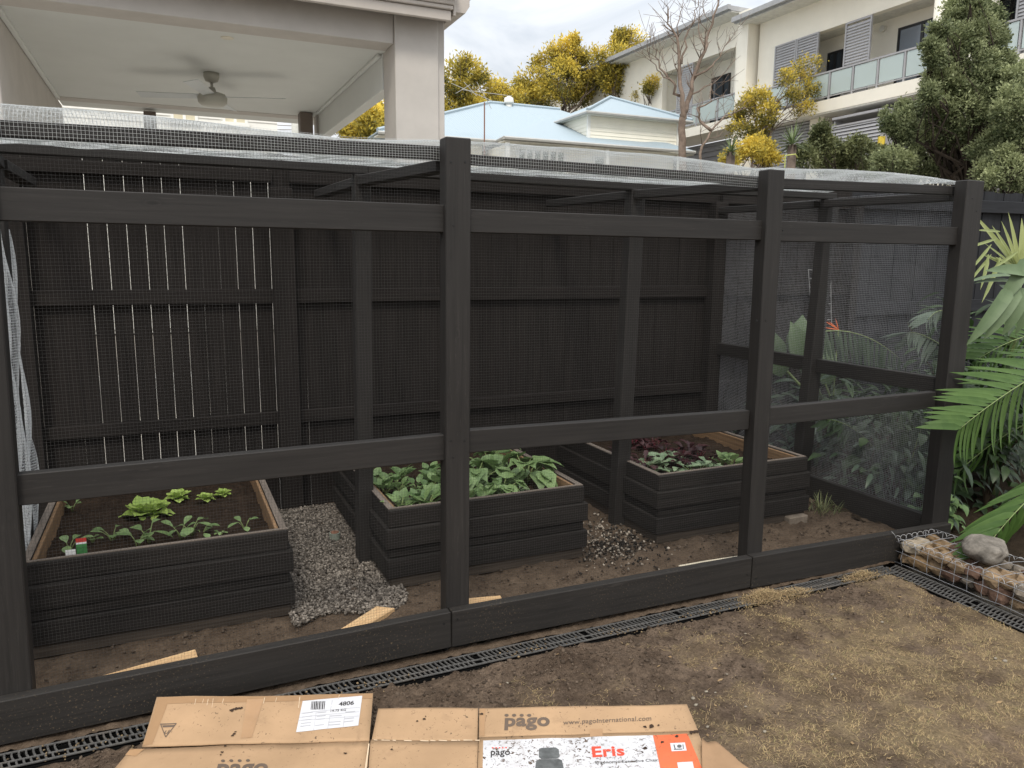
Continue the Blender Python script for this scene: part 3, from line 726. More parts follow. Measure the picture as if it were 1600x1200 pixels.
# right planter
for k in range(34):
    x=1.60+rr.random()*.62; y=.88+rr.random()*.72
    if x>2.0 and y>1.2: continue
    plant('beetroot','beet',(x,y,.335),rr.uniform(.75,1.25),'dark red beetroot plant in the crowded rows of the right planter','beetroot','dark red beetroot in the right planter',L_RED,400+k)
for k,(px,py,s_) in enumerate([(1012,733,1.0),(1030,730,1.1),(1047,722,1.1),(1062,720,1.0),(1078,736,.9),(1052,741,.9),(1094,735,.9),(1110,734,.9)]):
    q=at(px,py,z=.345); plant('kale','kale',(q.x,q.y,.335),s_*1.45,'small grey green kale seedling along the front of the right planter','kale','kale seedlings in the right planter',L_GREY,500+k)
for k,(px,py,s_,lb) in enumerate([(1128,726,1.15,'bright green seedling beside the red flower in the right planter'),(1143,729,1.2,'bright green herb right of the red flower at the front of the right planter')]):
    q=at(px,py,z=.345); plant('seedling','round',(q.x,q.y,.335),s_,lb,'seedling',None,L_GREEN,520+k)
q=at(1141,716,z=.38); t=thing('red_flower',(q.x,q.y,.335),'small red flower among the green seedlings of the right planter','flower')
m=MB();T=[]
for k in range(7): leaf(m,T,(q.x,q.y,.385),(math.cos(k*.9),math.sin(k*.9),.5),(0,0,1),.022,.018,'ov',.2,.1,4,.5)
m.build('petals',m_plain('red_petal',(.62,.05,.04,1),.5,.3),t)
m=MB(); m.tube([(q.x,q.y,.33),(q.x,q.y,.386)],.0018,5); m.build('stalk',STEM,t)
# grass tuft by the right side wall
q=at(1285,800,z=.0); t=thing('grass_tuft',(q.x,q.y,0),'wispy green weed tuft growing at the foot of the right mesh wall','weed')
m=MB();T=[]
for k in range(70):
    a=R.uniform(0,6.28); d=Vector((math.cos(a)*.5,math.sin(a)*.5,R.uniform(.7,1.6)))
    leaf(m,T,q+Vector((R.gauss(0,.05),R.gauss(0,.05),0)),d,(-d.x,-d.y,1),R.uniform(.06,.17),.005,'str',.3,.1,4,R.random())
m.build('blades',m_leaf('weed_blade',(.06,.08,.03,1),(.22,.24,.10,1)),t,True,0,T)
# ------------------------------------------------------------------ things on the soil
def offcut(label,quad,z0,th,mat=W_RAW,end=None):
    P_=[at(*p,z=z0+th) for p in quad]; c=sum(P_,Vector())/4
    m=MB(); o=(R.random()*20,R.random()*20); L=(P_[1]-P_[0]).length; Wd=(P_[3]-P_[0]).length
    lo=[Vector((p.x,p.y,z0)) for p in P_]
    m.add(P_+lo,[(0,1,2,3),(7,6,5,4),(0,4,5,1),(1,5,6,2),(2,6,7,3),(3,7,4,0)],[[(o[0],o[1]),(o[0]+L,o[1]),(o[0]+L,o[1]+Wd),(o[0],o[1]+Wd)]]*2+[[(o[0],o[1]),(o[0],o[1]+th),(o[0]+L,o[1]+th),(o[0]+L,o[1])]]*4)
    ob=m.build('timber_offcut',mat,None,False,.002,None,(c.x,c.y,z0)); return tag(ob,label,'timber offcut','raw timber offcuts on the soil')
offcut('long raw pine offcut lying behind the baseboard below the left planter',[(80,1078),(305,1014),(312,1034),(100,1092)],.0,.03)
offcut('short raw pine block with a cut end beside the gravel heap',[(520,990),(588,947),(617,950),(560,985)],-.01,.04)
offcut('raw pine offcut just right of the tall middle post',[(690,938),(782,930),(790,948),(690,962)],.0,.03)
offcut('whitish split offcut lying against the baseboard below the right planter',[(1060,883),(1100,876),(1165,866),(1075,890)],.0,.035,m_wood('pale_split_timber',(.58,.52,.40,1),.3,False,None,.8,.2))
q=at(523,834,z=.05); t=thing('drain_lid',(q.x,q.y,.02),'round rusty lid with a pale rim set in the gravel','drain lid')
m=MB(); m.tube([(q.x,q.y,.0),(q.x,q.y,.058)],.030,20); m.build('rim',m_plain('pale_green_rim',(.26,.29,.24,1),.7,.2),t)
m=MB(); m.tube([(q.x,q.y,.058),(q.x,q.y,.061)],.024,20); m.build('cover',m_plain('rusty_cover',(.20,.10,.065,1),.8,.2,0,.4,50),t)
q0=at(1238,815,z=.02); t=MB(); 
t.box(q0.x-.02,q0.x+.13,q0.y-.0,q0.y+.09,-.02,.045); tag(t.build('paving_block',m_plain('dusty_concrete_block',(.20,.165,.13,1),.9,.1,0,.2,20,4,.004),None,False,.006,None,(q0.x,q0.y,0)),'dusty concrete block under the corner of the right planter','block')
# ------------------------------------------------------------------ wire stone basket and boulder
GB=thing('gabion_basket',(2.72,-.6,-.03),'low wire basket filled with tan stones edging the garden bed','gabion')
gx0,gx1,gy0,gy1,gz0,gz1=2.565,2.875,-1.45,-.055,-.03,.115
m=MB(); wv=.0014
def wl(a,b,r=wv,n=4,sag=0):
    pts=[Vector(a).lerp(Vector(b),i/n)+Vector((R.gauss(0,.003),R.gauss(0,.003),R.gauss(0,.002)-sag*math.sin(PI*i/n))) for i in range(n+1)]; m.tube(pts,r,5)
yy=gy0
while yy<=gy1+.001:
    wl((gx0,yy,gz0),(gx0,yy,gz1)); wl((gx0,yy,gz1),(gx1,yy,gz1),wv,6,-.012+R.uniform(-.01,.02))
    wl((gx1,yy,gz0),(gx1,yy,gz1)); yy+=.075
for z in (gz0+.012,gz0+.07,gz1-.02): wl((gx0-.002,gy0,z),(gx0-.002,gy1,z),wv,14)
for z in (gz1,): 
    for x in (gx0,gx0+.1,gx0+.2,gx1): wl((x,gy0,z+.001),(x,gy1,z+.001),wv,16,-.008)
    for x in (gx0+.075,gx0+.15,gx0+.225): wl((x,gy1,gz0),(x,gy1,gz1))
m.build('wire_panels',WIRE_G,GB,True)
sp=MB(); 
wl2=[]
for (x,) in ((gx0-.003,),(gx1,)):
    pts=[]; n=340
    for i in range(n):
        u=i/(n-1); a=u*2*PI*26; pts.append((x+.011*math.cos(a)+.004*math.sin(u*40),gy0+(gy1-gy0)*u,gz1-.004+.011*math.sin(a)+.005*math.sin(u*31)))
    sp.tube(pts,.0013,5)
pts=[]; n=90
for i in range(n):
    u=i/(n-1); a=u*2*PI*7; pts.append((gx0+(gx1-gx0)*u,gy1+.009*math.cos(a),gz1-.002+.011*math.sin(a)))
sp.tube(pts,.0013,5); sp.tube([(gx0-.004,gy1,gz1),(gx0-.01,gy1+.005,gz1+.015),(gx0-.03,gy1+.01,gz1+.035)],.0013,5)
sp.build('spiral_tie',m_plain('shiny_spiral_wire',(.42,.42,.42,1),.45,.5,.3),GB,True)
def m_stone(name,a,b,scale=9):
    n=NT(name); v=n.coord(); f=n.noise(v,scale,6,.65,.6); f2=n.noise(v,scale*6,4); c=n.ramp(f,[(.3,a),(.7,b)])
    c=n.mix(.6,c,n.ramp(f2,[(.3,g1(.65)),(.7,g1(1.3))]),'MULTIPLY'); n.bump(f2,.5,.006); return n.fin(c,.85,.2)
STN=[(m_stone('tan_stone',(.115,.075,.043,1),(.30,.215,.13,1)),'tan'),(m_stone('pale_cream_stone',(.20,.16,.11,1),(.40,.34,.26,1)),'cream'),(m_stone('reddish_stone',(.075,.045,.033,1),(.19,.115,.08,1)),'reddish brown'),(m_stone('ochre_stone',(.11,.07,.035,1),(.27,.18,.095,1)),'ochre'),(m_stone('grey_brown_stone',(.09,.075,.06,1),(.22,.185,.145,1)),'grey brown')]
T2=[ico(60+k,2,.30,.82) for k in range(7)]
stones=[]
for row,(zc,xc) in enumerate(((.0,.055),(.078,.055),(.078,.15),(.078,.245),(.01,.15))):
    y=gy1-.045-.02*row%.03
    while y>gy0+.05:
        s_=R.uniform(.040,.058); stones.append((gx0+xc+R.uniform(-.012,.012),y,gz0+.038+zc*.82+R.uniform(-.006,.008),s_)); y-=s_*1.75
for k,(x,y,z,s_) in enumerate(stones):
    if y<-1.0 and R.random()<.5: continue
    mt,nm=STN[R.choices(range(5),(5,3,2,3,2))[0]]
    V,F=T2[k%7]; Q=np.array(Matrix.Rotation(R.uniform(0,6.28),3,Vector((R.random()-.5,R.random()-.5,R.random())).normalized()))
    V=(V@Q.T)*np.array([s_*.95,s_*1.15,s_*.85])
    me=bpy.data.meshes.new('stone'); me.from_pydata([tuple(v) for v in V],[],[tuple(f) for f in F.tolist()]); me.materials.append(mt)
    o=bpy.data.objects.new('stone',me); COL.objects.link(o); o.location=(x,y,z)
    where='against the front wires' if x<gx0+.09 else 'on top of' if z>.07 else 'deep inside'
    tag(o,f'{nm} angular stone {where} '+('of the gabion basket' if 'wires' in where else 'the gabion basket'),'stone',f'{nm} stones {where} the gabion basket')
V,F=ico(91,4,.16,.55)
c_=at(1538,868,z=.16)
bo=npmesh('boulder',V*np.array([.135,.10,.105])@np.array(Matrix.Rotation(.5,3,'Z')).T,F,m_stone('grey_boulder',(.075,.067,.056,1),(.235,.21,.18,1),11),None,True)
bo.location=(2.72,-.45,.165); tag(bo,'smooth grey boulder sitting on top of the wire stone basket','boulder')
# ------------------------------------------------------------------ flattened carton on the ground
def m_card(name,base,spots=True,fine=.5):
    n=NT(name); v=n.coord(); f=n.noise(v,5,5,.6); c=n.mix(1,base,n.ramp(f,[(.3,g1(.86)),(.7,g1(1.1))]),'MULTIPLY')
    st=n.noise(v,9,5,.65,.5); c=n.mix(n.ramp(st,[(.60,g1(0)),(.75,g1(.45))]),c,(.20,.13,.08,1))
    if spots:
        s=n.noise(v,75,3,.7,.8); s2=n.noise(v,7,3,.6)
        ml=n.n('ShaderNodeMath',operation='MULTIPLY'); n.l(n.ramp(s,[(.635-.06*fine,g1(0)),(.66-.06*fine,g1(1))]),ml.inputs[0]); n.l(n.ramp(s2,[(.40,g1(0)),(.62,g1(1))]),ml.inputs[1])
        c=n.mix(ml.outputs[0],c,(.085,.058,.04,1))
    wv=n.noise(n.coord('Object',(60,60,60)),1,2); n.bump(wv,.08,.002)
    return n.fin(c,.8,.15)
M_CARD=m_card('brown_cardboard',(.365,.24,.14,1),True,.1)
M_CARDD=m_card('brown_cardboard_edge',(.30,.185,.10,1),False)
M_PRINT=m_card('white_printed_paper',(.50,.50,.515,1),True,1.15)
M_ORANGE=m_card('orange_printed_paper',(.60,.135,.06,1),True,.6)
M_LABEL=m_plain('white_label_paper',(.53,.53,.55,1),.5,.3,0,.04)
M_INK=m_plain('dark_ink',(.045,.042,.042,1),.6,.2); M_INKG=m_plain('faded_brown_ink',(.115,.085,.065,1),.7,.2); M_INKR=m_plain('red_ink',(.60,.07,.04,1),.6,.2); M_INKL=m_plain('pale_grey_ink',(.36,.36,.38,1),.6,.2)
M_CHAIR=m_plain('printed_grey',(.10,.105,.105,1),.6,.2,0,.3,40); M_TAPE=m_plain('brown_packing_tape',(.33,.20,.105,1),.3,.4,0,.12,8)
CT=thing('flattened_carton',(-.2,-.7,-.02),'flattened brown cardboard box with printed flaps lying on the lawn beside the drain','cardboard box')
class Panel:
    """four corners tl,tr,br,bl on a plane; small warp added by both the sheet and everything printed on it."""
    def __init__(s,cs,warp=.004,seed=0,curl=0):
        s.c=[Vector(p) for p in cs]; s.n=(s.c[1]-s.c[0]).cross(s.c[3]-s.c[0]).normalized()
        if s.n.z<0: s.n=-s.n
        s.w=warp; s.seed=seed; s.curl=curl
    def S(s,u,v,off=0):
        a,b,c,d=s.c; p=a.lerp(b,u).lerp(d.lerp(c,u),v)
        k=noise.fractal(Vector((p.x*5,p.y*5,s.seed)),1,2,3)*s.w+s.curl*((1-v)**2)*(math.sin(u*7+s.seed)*.6+.6)
        return p+s.n*(k+off)
    def mesh(s,mb,nu=24,nv=14,th=.005,mi=0):
        top=[s.S(i/nu,j/nv,0) for j in range(nv+1) for i in range(nu+1)]
        bot=[s.S(i/nu,j/nv,-th) for j in range(nv+1) for i in range(nu+1)]; N=len(top); k=nu+1
        f=[(j*k+i,(j+1)*k+i,(j+1)*k+i+1,j*k+i+1) for j in range(nv) for i in range(nu)]
        g=[tuple(N+q for q in reversed(t)) for t in f]
        rim=[i for i in range(k)]+[j*k+nu for j in range(1,nv+1)]+[nv*k+i for i in range(nu-1,-1,-1)]+[j*k for j in range(nv-1,0,-1)]
        h=[(rim[i],rim[(i+1)%len(rim)],N+rim[(i+1)%len(rim)],N+rim[i]) for i in range(len(rim))]
        mb.add(top+bot,f+g+h)
    def uv(s,px,py):
        q=at(px,py,pl=(s.c[0],s.n)); 
        u,v=.5,.5
        for _ in range(30):
            a,b,c,d=s.c; p=a.lerp(b,u).lerp(d.lerp(c,u),v)
            du=(b-a).lerp(c-d,v); dv=(d-a).lerp(c-b,u); r=q-p
            A=du.dot(du);B=du.dot(dv);D=dv.dot(dv);e1=r.dot(du);e2=r.dot(dv);det=A*D-B*B
            u+=(e1*D-e2*B)/det; v+=(A*e2-B*e1)/det
        return u,v
    def patch(s,mb,quad,off,nu=12,nv=8):
        uv=[s.uv(*p) for p in quad]
        vs=[]
        for j in range(nv+1):
            for i in range(nu+1):
                a,b=i/nu,j/nv
                u=(uv[0][0]*(1-a)+uv[1][0]*a)*(1-b)+(uv[3][0]*(1-a)+uv[2][0]*a)*b
                v=(uv[0][1]*(1-a)+uv[1][1]*a)*(1-b)+(uv[3][1]*(1-a)+uv[2][1]*a)*b
                vs.append(s.S(u,v,off))
        k=nu+1; mb.add(vs,[(j*k+i,(j+1)*k+i,(j+1)*k+i+1,j*k+i+1) for j in range(nv) for i in range(nu)])
    def text(s,mb,txt,quad,off,bold=0,spacing=1):
        """quad tl,tr,br,bl in photo pixels bounds the lettering."""
        cu=bpy.data.curves.new('lettering','FONT'); cu.body=txt; cu.offset=bold; cu.space_character=spacing; cu.resolution_u=4
        ob=bpy.data.objects.new('lettering',cu); COL.objects.link(ob); dg=bpy.context.evaluated_depsgraph_get()
        me=bpy.data.meshes.new_from_object(ob.evaluated_get(dg)); bpy.data.objects.remove(ob)
        bm=bmesh.new(); bm.from_mesh(me); bmesh.ops.triangulate(bm,faces=bm.faces[:])
        xs=[v.co.x for v in bm.verts]; ys=[v.co.y for v in bm.verts]; x0,x1,y0,y1=min(xs),max(xs),min(ys),max(ys)
        uv=[s.uv(*p) for p in quad]; vs=[]
        for q in bm.verts:
            a=(q.co.x-x0)/(x1-x0); b=1-(q.co.y-y0)/(y1-y0)
            u=(uv[0][0]*(1-a)+uv[1][0]*a)*(1-b)+(uv[3][0]*(1-a)+uv[2][0]*a)*b
            v=(uv[0][1]*(1-a)+uv[1][1]*a)*(1-b)+(uv[3][1]*(1-a)+uv[2][1]*a)*b
            vs.append(s.S(u,v,off))
        bm.verts.index_update(); fs=[[v.index for v in f.verts] for f in bm.faces]; bm.free()
        n=[]
        for f in fs:
            e=(vs[f[1]]-vs[f[0]]).cross(vs[f[2]]-vs[f[0]]); n.append(f if e.z>0 else f[::-1])
        mb.add(vs,n)
def zc(px,py,z): return at(px,py,z=z)
pA=Panel([zc(245,1090,.085),zc(583,1085,.045),zc(577,1157,.022),zc(222,1166,.03)],.004,1,.004)
pB=Panel([zc(205,1170,.024),zc(577,1157.5,.020),zc(566,1330,.012),zc(70,1330,.012)],.004,1)
pC=Panel([zc(591,1107,.040),zc(747,1106.5,.034),zc(746,1157,.020),zc(581,1155,.020)],.003,4,.003)
pD=Panel([zc(579,1155.5,.020),zc(747,1158,.020),zc(741,1330,.010),zc(566,1330,.010)],.003,4)
pE=Panel([zc(748.5,1107,.034),zc(1073,1101,.055),zc(1091,1141,.022),zc(748,1152,.020)],.003,6,.003)
pF=Panel([zc(748,1152.5,.020),zc(1090,1141.5,.020),zc(1165,1330,.006),zc(742,1330,.008)],.003,6)
for p_,nm in ((pA,'end_flap'),(pC,'end_flap'),(pE,'end_flap'),(pB,'body_panel'),(pD,'body_panel'),(pF,'body_panel')):
    m=MB(); p_.mesh(m); m.build(nm,M_CARD,CT,True)
# raised rim of the torn edge, tape and creases
m=MB(); pA.patch(m,[(247,1091),(582,1086),(581,1095),(244,1101)],.0012,16,2); pA.patch(m,[(245,1101),(262,1100),(238,1163),(223,1165)],.0012,3,8); m.build('folded_edge',M_CARDD,CT)
m=MB(); pA.patch(m,[(386,1094),(412,1093),(394,1159),(377,1160)],.0016,4,8); m.build('packing_tape',M_TAPE,CT); m=MB(); pB.patch(m,[(203,1172),(226,1170),(212,1182),(196,1180)],.0014,3,3); m.build('packing_tape',M_TAPE,CT)
m=MB(); rr=random.Random(4)
x=584
while x<744:
    w_=rr.uniform(3,14); pD.patch(m,[(x,1156+rr.uniform(0,.5)),(x+w_,1156.3+rr.uniform(0,.6)),(x+w_,1157.6+rr.uniform(0,1)),(x,1157.3+rr.uniform(0,.8))],.0014,3,1); x+=w_+rr.uniform(0,16)
for (x,w_,y0,y1) in ((306,.8,1094,1103),(318,.7,1094,1101),(325,1,1094,1104),(333,.7,1093,1108),(349,.8,1093,1101),(413,1.2,1091,1101),(432,.8,1091,1099),(468,1.2,1090,1110),(530,1,1088,1095)): pA.patch(m,[(x,y0),(x+w_,y0),(x+w_-2,y1),(x-2,y1)],.0018,1,3)
pB.patch(m,[(575.5,1162),(577.5,1162),(571,1215),(568,1215)],.0014,1,4)
m.build('torn_crease',m_plain('pale_torn_card',(.55,.42,.29,1),.9,.1),CT)
m=MB(); pE.patch(m,[(750,1108),(758,1108),(757,1150),(750,1151)],.0012,2,6); m.build('packing_tape',M_TAPE,CT); m=MB(); pE.patch(m,[(922,1136),(942,1135),(942,1146),(922,1147)],.0012,2,2); m.build('packing_tape',M_TAPE,CT)
# shipping label
m=MB(); pA.patch(m,[(473,1098),(566,1090),(560,1145),(463,1152)],.0014); lab=m.build('shipping_label',M_LABEL,CT)
m=MB(); x=487; rr=random.Random(3)
while x<508:
    wd=rr.choice((.8,1.2,1.8)); pA.patch(m,[(x,1099.5),(x+wd,1099.4),(x+wd-1.3,1114),(x-1.3,1114.2)],.0024,1,2); x+=wd+rr.choice((.9,1.3))
pA.text(m,'4806',[(530,1101.5),(553.5,1099.2),(552.5,1106.8),(529,1109)],.0024,.02)
pA.text(m,'19.75 KG',[(517,1115.5),(541,1113.6),(540.5,1117.4),(516.5,1119.4)],.0024,.008)
m.build('printed_lettering',M_INK,lab)
m=MB()
for y in (1119,1125.5,1131,1136.5,1141.5):
    for (x0,x1) in ((474,490),(497,511),(517,536),(541,556)):
        if rr.random()<.8: pA.patch(m,[(x0-(y-1110)*.14,y),(x1-(y-1110)*.14,y-1.2),(x1-(y-1110)*.14,y+.3),(x0-(y-1110)*.14,y+1.5)],.0022,2,1)
for (a,b) in (((470,1119),(562,1111)),((468,1126),(561,1119)),((466,1132),(560,1127)),((519,1098),(516,1116)),((494,1117),(490,1150)),((515,1128),(512,1148)),((538,1127),(536,1146))):
    dx,dy=(0,.7) if abs(a[0]-b[0])>20 else (.7,0)
    pA.patch(m,[a,(b[0],b[1]) if dy else (a[0]+dx,a[1]),(b[0]+dx,b[1]+dy),(a[0],a[1]+dy) if dy else b],.0020,4,1)
m.build('printed_table',M_INKL,lab)
# recycling triangle on the left flap
m=MB()
def strip(P_,a,b,w_,off=.0014):
    a=Vector((*a,0)); b=Vector((*b,0)); d=(b-a).normalized(); q=Vector((-d.y,d.x,0))*w_/2; P_.patch(m,[tuple((a+q)[:2]),tuple((b+q)[:2]),tuple((b-q)[:2]),tuple((a-q)[:2])],off,3,1)
strip(pA,(250.5,1132),(276,1131.5),1.6); strip(pA,(275.5,1131.5),(259,1152.5),1.4); strip(pA,(259,1152.5),(251,1132),1.4)
pA.patch(m,[(253.5,1134),(273.5,1133.6),(271,1136.6),(255,1137)],.0013,2,1); strip(pA,(257,1146),(260,1142),1.2); strip(pA,(262,1146),(265,1141),1.2); strip(pA,(257,1146.5),(263,1146.5),1)
m.build('recycling_mark',M_INKG,CT)
def disc(P_,cx,cy,rx,ry,off=.0014):
    uvc=P_.uv(cx,cy); pts=[P_.S(*P_.uv(cx+rx*math.cos(a*PI/6),cy+ry*math.sin(a*PI/6)),off) for a in range(12)]
    m.add([P_.S(*uvc,off)]+pts,[(0,1+(k+1)%12,1+k) for k in range(12)])
m=MB()
for k in range(4): disc(pE,791.5+k*11.8,1118.4-k*.1,3.4,2.2)
pE.text(m,'pago',[(789,1122.5),(859,1120),(859,1139.5),(788,1141)],.0014,.035,1.05)
m.build('printed_logo',M_INKG,CT)
m=MB(); pE.text(m,'www.pagointernational.com',[(880,1124.5),(1018,1116),(1018,1124),(880,1132.5)],.0014,.006,1.05); m.build('printed_lettering',M_INKG,CT)
m=MB()
for k in range(4): disc(pB,348.5+k*13,1190.5-k*.6,3.2,2.1)
pB.text(m,'pago',[(341,1195),(420,1192.5),(416,1216),(334,1220)],.0014,.035,1.05)
m.build('printed_logo',M_INKG,CT)
# printed picture panel
m=MB(); pF.patch(m,[(755,1158),(1020,1149),(1060,1325),(752,1325)],.0012,24,16); m.build('printed_panel',M_PRINT,CT)
m=MB(); pF.patch(m,[(1020.3,1149),(1074,1146.5),(1086,1153),(1150,1325),(1060.3,1325)][:2]+[(1150,1325),(1060.3,1325)],.0012,10,16); orp=m.build('orange_panel',M_ORANGE,CT)
m=MB(); pF.patch(m,[(1047,1161.5),(1070,1160.5),(1073,1173),(1049.5,1174.5)],.0020,3,3); m.build('printed_icon',M_LABEL,orp); m=MB(); pF.patch(m,[(1058,1192),(1082,1190.5),(1085,1204),(1060.5,1206)],.0020,3,3); icn=m.build('printed_icon',M_LABEL,orp)
m=MB(); strip(pF,(1053,1164),(1055,1171),1.6,.0027); strip(pF,(1053,1171.5),(1066,1171),1.4,.0027); strip(pF,(1067,1164),(1068,1171),1.2,.0027); disc(pF,1061.5,1166.5,3.6,2.6,.0027); m.build('printed_icon',M_CHAIR,orp)
m=MB(); pF.text(m,'Eris',[(924,1167.5),(974,1165.5),(976.5,1181.5),(926,1184)],.0020,.03,1.05)
for k in range(5): disc(pF,770+k*5.2,1170-k*.15,1.5,1.0,.0020)
m.build('printed_lettering',M_INKR,CT)
m=MB(); pF.text(m,'Ergonomic Executive Chair',[(930,1189.5),(1028,1186),(1029,1191.5),(931,1195.5)],.0020,.004); pF.text(m,'pago',[(767,1174.5),(797,1173.5),(797,1183.5),(766.5,1185)],.0020,.02,1.05); m.build('printed_lettering',M_INK,CT)
m=MB()
def blob(pts): 
    vs=[pF.S(*pF.uv(*p),.0020) for p in pts]; m.add(vs,[tuple(range(len(vs)-1,-1,-1))])
blob([(842,1171),(846,1169.5),(868,1169),(873,1172),(874.5,1184),(870,1186.5),(846,1187),(842,1184)])
blob([(838,1189),(843,1187.4),(873,1187),(878,1189),(884,1215),(884,1260),(834,1262),(834,1215)])
m.build('printed_chair',M_CHAIR,CT)
# dark mud splashes on the card
m=MB(); rr=random.Random(11)
def splash(P_,cx,cy,s,n=9):
    pts=[]
    for k in range(n):
        a=k*2*PI/n; q=s*rr.uniform(.45,1.2); pts.append((cx+q*1.3*math.cos(a),cy+q*.8*math.sin(a)))
    vs=[P_.S(*P_.uv(*p),.0026) for p in [(cx,cy)]+pts]; m.add(vs,[(0,1+(k+1)%n,1+k) for k in range(n)])
for (x,y,s) in ((362,1112.5,3.2),(368,1110.5,3.6),(374,1109,3.4),(378,1108,2)): splash(pA,x,y,s)
for (x,y,s) in ((366,1152,2),(364,1155,2.2),(368,1149,1.6)): splash(pA,x,y,s)
for (x,y,s) in ((358,1163,3.0),(352,1167,2.2),(347,1177,2),(345,1181,1.8),(362,1162,2)): splash(pB,x,y,s)
for (x,y,s) in ((752,1117,2.4),(763,1114.5,1),(1018,1130.5,4),(1008,1131,3),(1030,1128.5,1.6),(760,1120,.9)): splash(pE,x,y,s)
for (x,y,s) in ((663,1125,2),(652,1128,1.4),(665,1121,1)): splash(pC,x,y,s)
for (x,y,s) in ((612,1172,1.8),(540,1178,2.4),(1035,1160,2.4),(1058,1150.5,2.6),(1008,1169,3),(1004,1176,1.8),(1088,1143,5),(1080,1145,4)): splash(pF if x>748 else pD if x>580 else pB,x,y,s)
m.build('mud_splash',m_plain('dried_mud',(.045,.03,.022,1),.9,.1),CT)
# crumpled brown paper beside the carton
pG=Panel([zc(1096,1158,.03),zc(1125,1167,.02),zc(1330,1330,.0),zc(1100,1330,.02)],.02,9,.01)
m=MB(); pG.mesh(m,24,24,.003); t_=m.build('brown_paper_sheet',m_card('crumpled_brown_paper',(.30,.19,.11,1),False),None,True,0,None,(.6,-1.1,0)); tag(t_,'crumpled dull brown paper sheet sticking out from under the orange printed corner','paper')
# ------------------------------------------------------------------ palms and garden plants
def bez(p0,p1,p2,n):
    p0,p1,p2=map(Vector,(p0,p1,p2)); return [p0*(1-t)**2+p1*2*t*(1-t)+p2*t*t for t in [i/(n-1) for i in range(n)]]
def frond(parent,path,sideA,sideB,LA,LB,W,n=26,droop=.35,tint=.55,mat=None,r=.006,start=.12,ang=.55,nm='frond'):
    """feather frond: leaflets on sideA and sideB of the rachis path."""
    m=MB();T=[]
    N=len(path)
    for k in range(n):
        u=start+(1-start)*k/(n-1); f=u*(N-1); i=min(int(f),N-2); p=path[i].lerp(path[i+1],f-i); t=(path[i+1]-path[i]).normalized()
        env=math.sin(min(1,.25+u*.62)*PI)**.6
        for sd,L0 in ((sideA,LA),(sideB,LB)):
            s=Vector(sd); s=(s-t*s.dot(t)*.6).normalized()
            a=ang+.45*u+R.gauss(0,.05); d=(s*math.cos(a*.9)+t*math.sin(a*.9)).normalized()
            nn=t.cross(d); nn=nn if nn.z>0 else -nn
            leaf(m,T,p+t*R.uniform(-.004,.004),d+Vector((0,0,R.uniform(-.05,.05))),nn,L0*env*R.uniform(.9,1.1),W*R.uniform(.8,1.15),'str',droop*R.uniform(.5,1.3),.10,7,tint+R.gauss(0,.12))
    fr=m.build(nm,mat or L_PALM,parent,True,0,T)
    m=MB(); m.tube(path,[r*(1-.75*i/(N-1)) for i in range(N)],6); m.build('rachis',STEM,fr,True); return fr
PM=thing('palm',(3.75,-.35,0),'green feather palm whose big frond hangs over the right end post of the enclosure','palm')
lft=-rt; dn=Vector((0,0,-1))
def pp(px,py,y): return at(px,py,y=y)
frond(PM,bez(pp(1720,545,-.05),pp(1620,570,-.2),pp(1502,668,-.26),14),lft*1+Vector((0,-.1,.14)),dn+lft*.12,.37,.34,.034,34,.16,.55,start=.02,ang=.22)
frond(PM,bez(pp(1720,700,-.30),pp(1625,745,-.40),pp(1543,852,-.42),13),lft+Vector((0,0,-.35)),dn+Vector((.15,0,0)),.36,.30,.045,17,.16,.42,start=.0,ang=.5)
frond(PM,bez(pp(1700,640,.3),pp(1600,640,.25),pp(1500,735,.2),12),lft,dn,.35,.30,.03,18,.3,.25,start=.0)
frond(PM,bez(pp(1720,520,.3),pp(1620,500,.2),pp(1530,560,.2),12),lft+Vector((0,0,.4)),dn,.38,.30,.026,22,.25,.35,start=0)
frond(PM,bez(pp(1720,780,.1),pp(1640,770,.0),pp(1570,900,-.1),10),lft,dn,.32,.30,.034,14,.3,.25,start=0)
m=MB(); m.tube([(3.95,-.1,-.05),(3.9,-.12,.5),(3.85,-.1,1.0)],[.06,.05,.03],8); m.build('trunk',m_plain('palm_stem',(.10,.11,.05,1),.7,.2,0,.3,20),PM,True)
CY=thing('cordyline',(4.0,.5,0),'yellow green strap leaved plant with a pale upright tuft right of the end post','plant')
m=MB();T=[]
c0=pp(1592,425,.45)
for (tx,ty,wd) in ((1527,330,.040),(1581,331,.034),(1601,340,.05),(1556,352,.03),(1612,330,.04),(1570,345,.03)):
    e=pp(tx,ty,.45); leaf(m,T,c0,e-c0,(-.3,-1,.2),(e-c0).length,wd,'str',.06,.2,6,.95)
for (mx_,my_,tx,ty,wd) in ((1545,378,1508,425,.022),(1555,368,1498,385,.02),(1560,356,1525,352,.02),(1590,390,1548,420,.022),(1540,395,1530,450,.03),(1545,395,1490,465,.02),(1560,400,1535,470,.035)):
    a=c0; b=pp(mx_,my_,.40); e=pp(tx,ty,.35); L1=(b-a).length
    leaf(m,T,a,b-a,(-.2,-1,.4),L1,wd,'str',.05,.2,4,.6); leaf(m,T,b-(b-a)*.08,e-b,(-.3,-1,.3),(e-b).length,wd*.9,'str',.05,.2,4,.55)
m.build('blades',L_YEL,CY,True,0,T)
m=MB(); m.tube([(c0.x+.05,c0.y+.05,-.05),(c0.x+.02,c0.y,1.2),c0],[.03,.025,.02],7); m.build('trunk',STEM,CY,True)
SL=thing('broad_leaf_plant',(4.1,.2,0),'plant with wide pale grey green split leaves drooping at the right edge','plant')
m=MB();T=[]
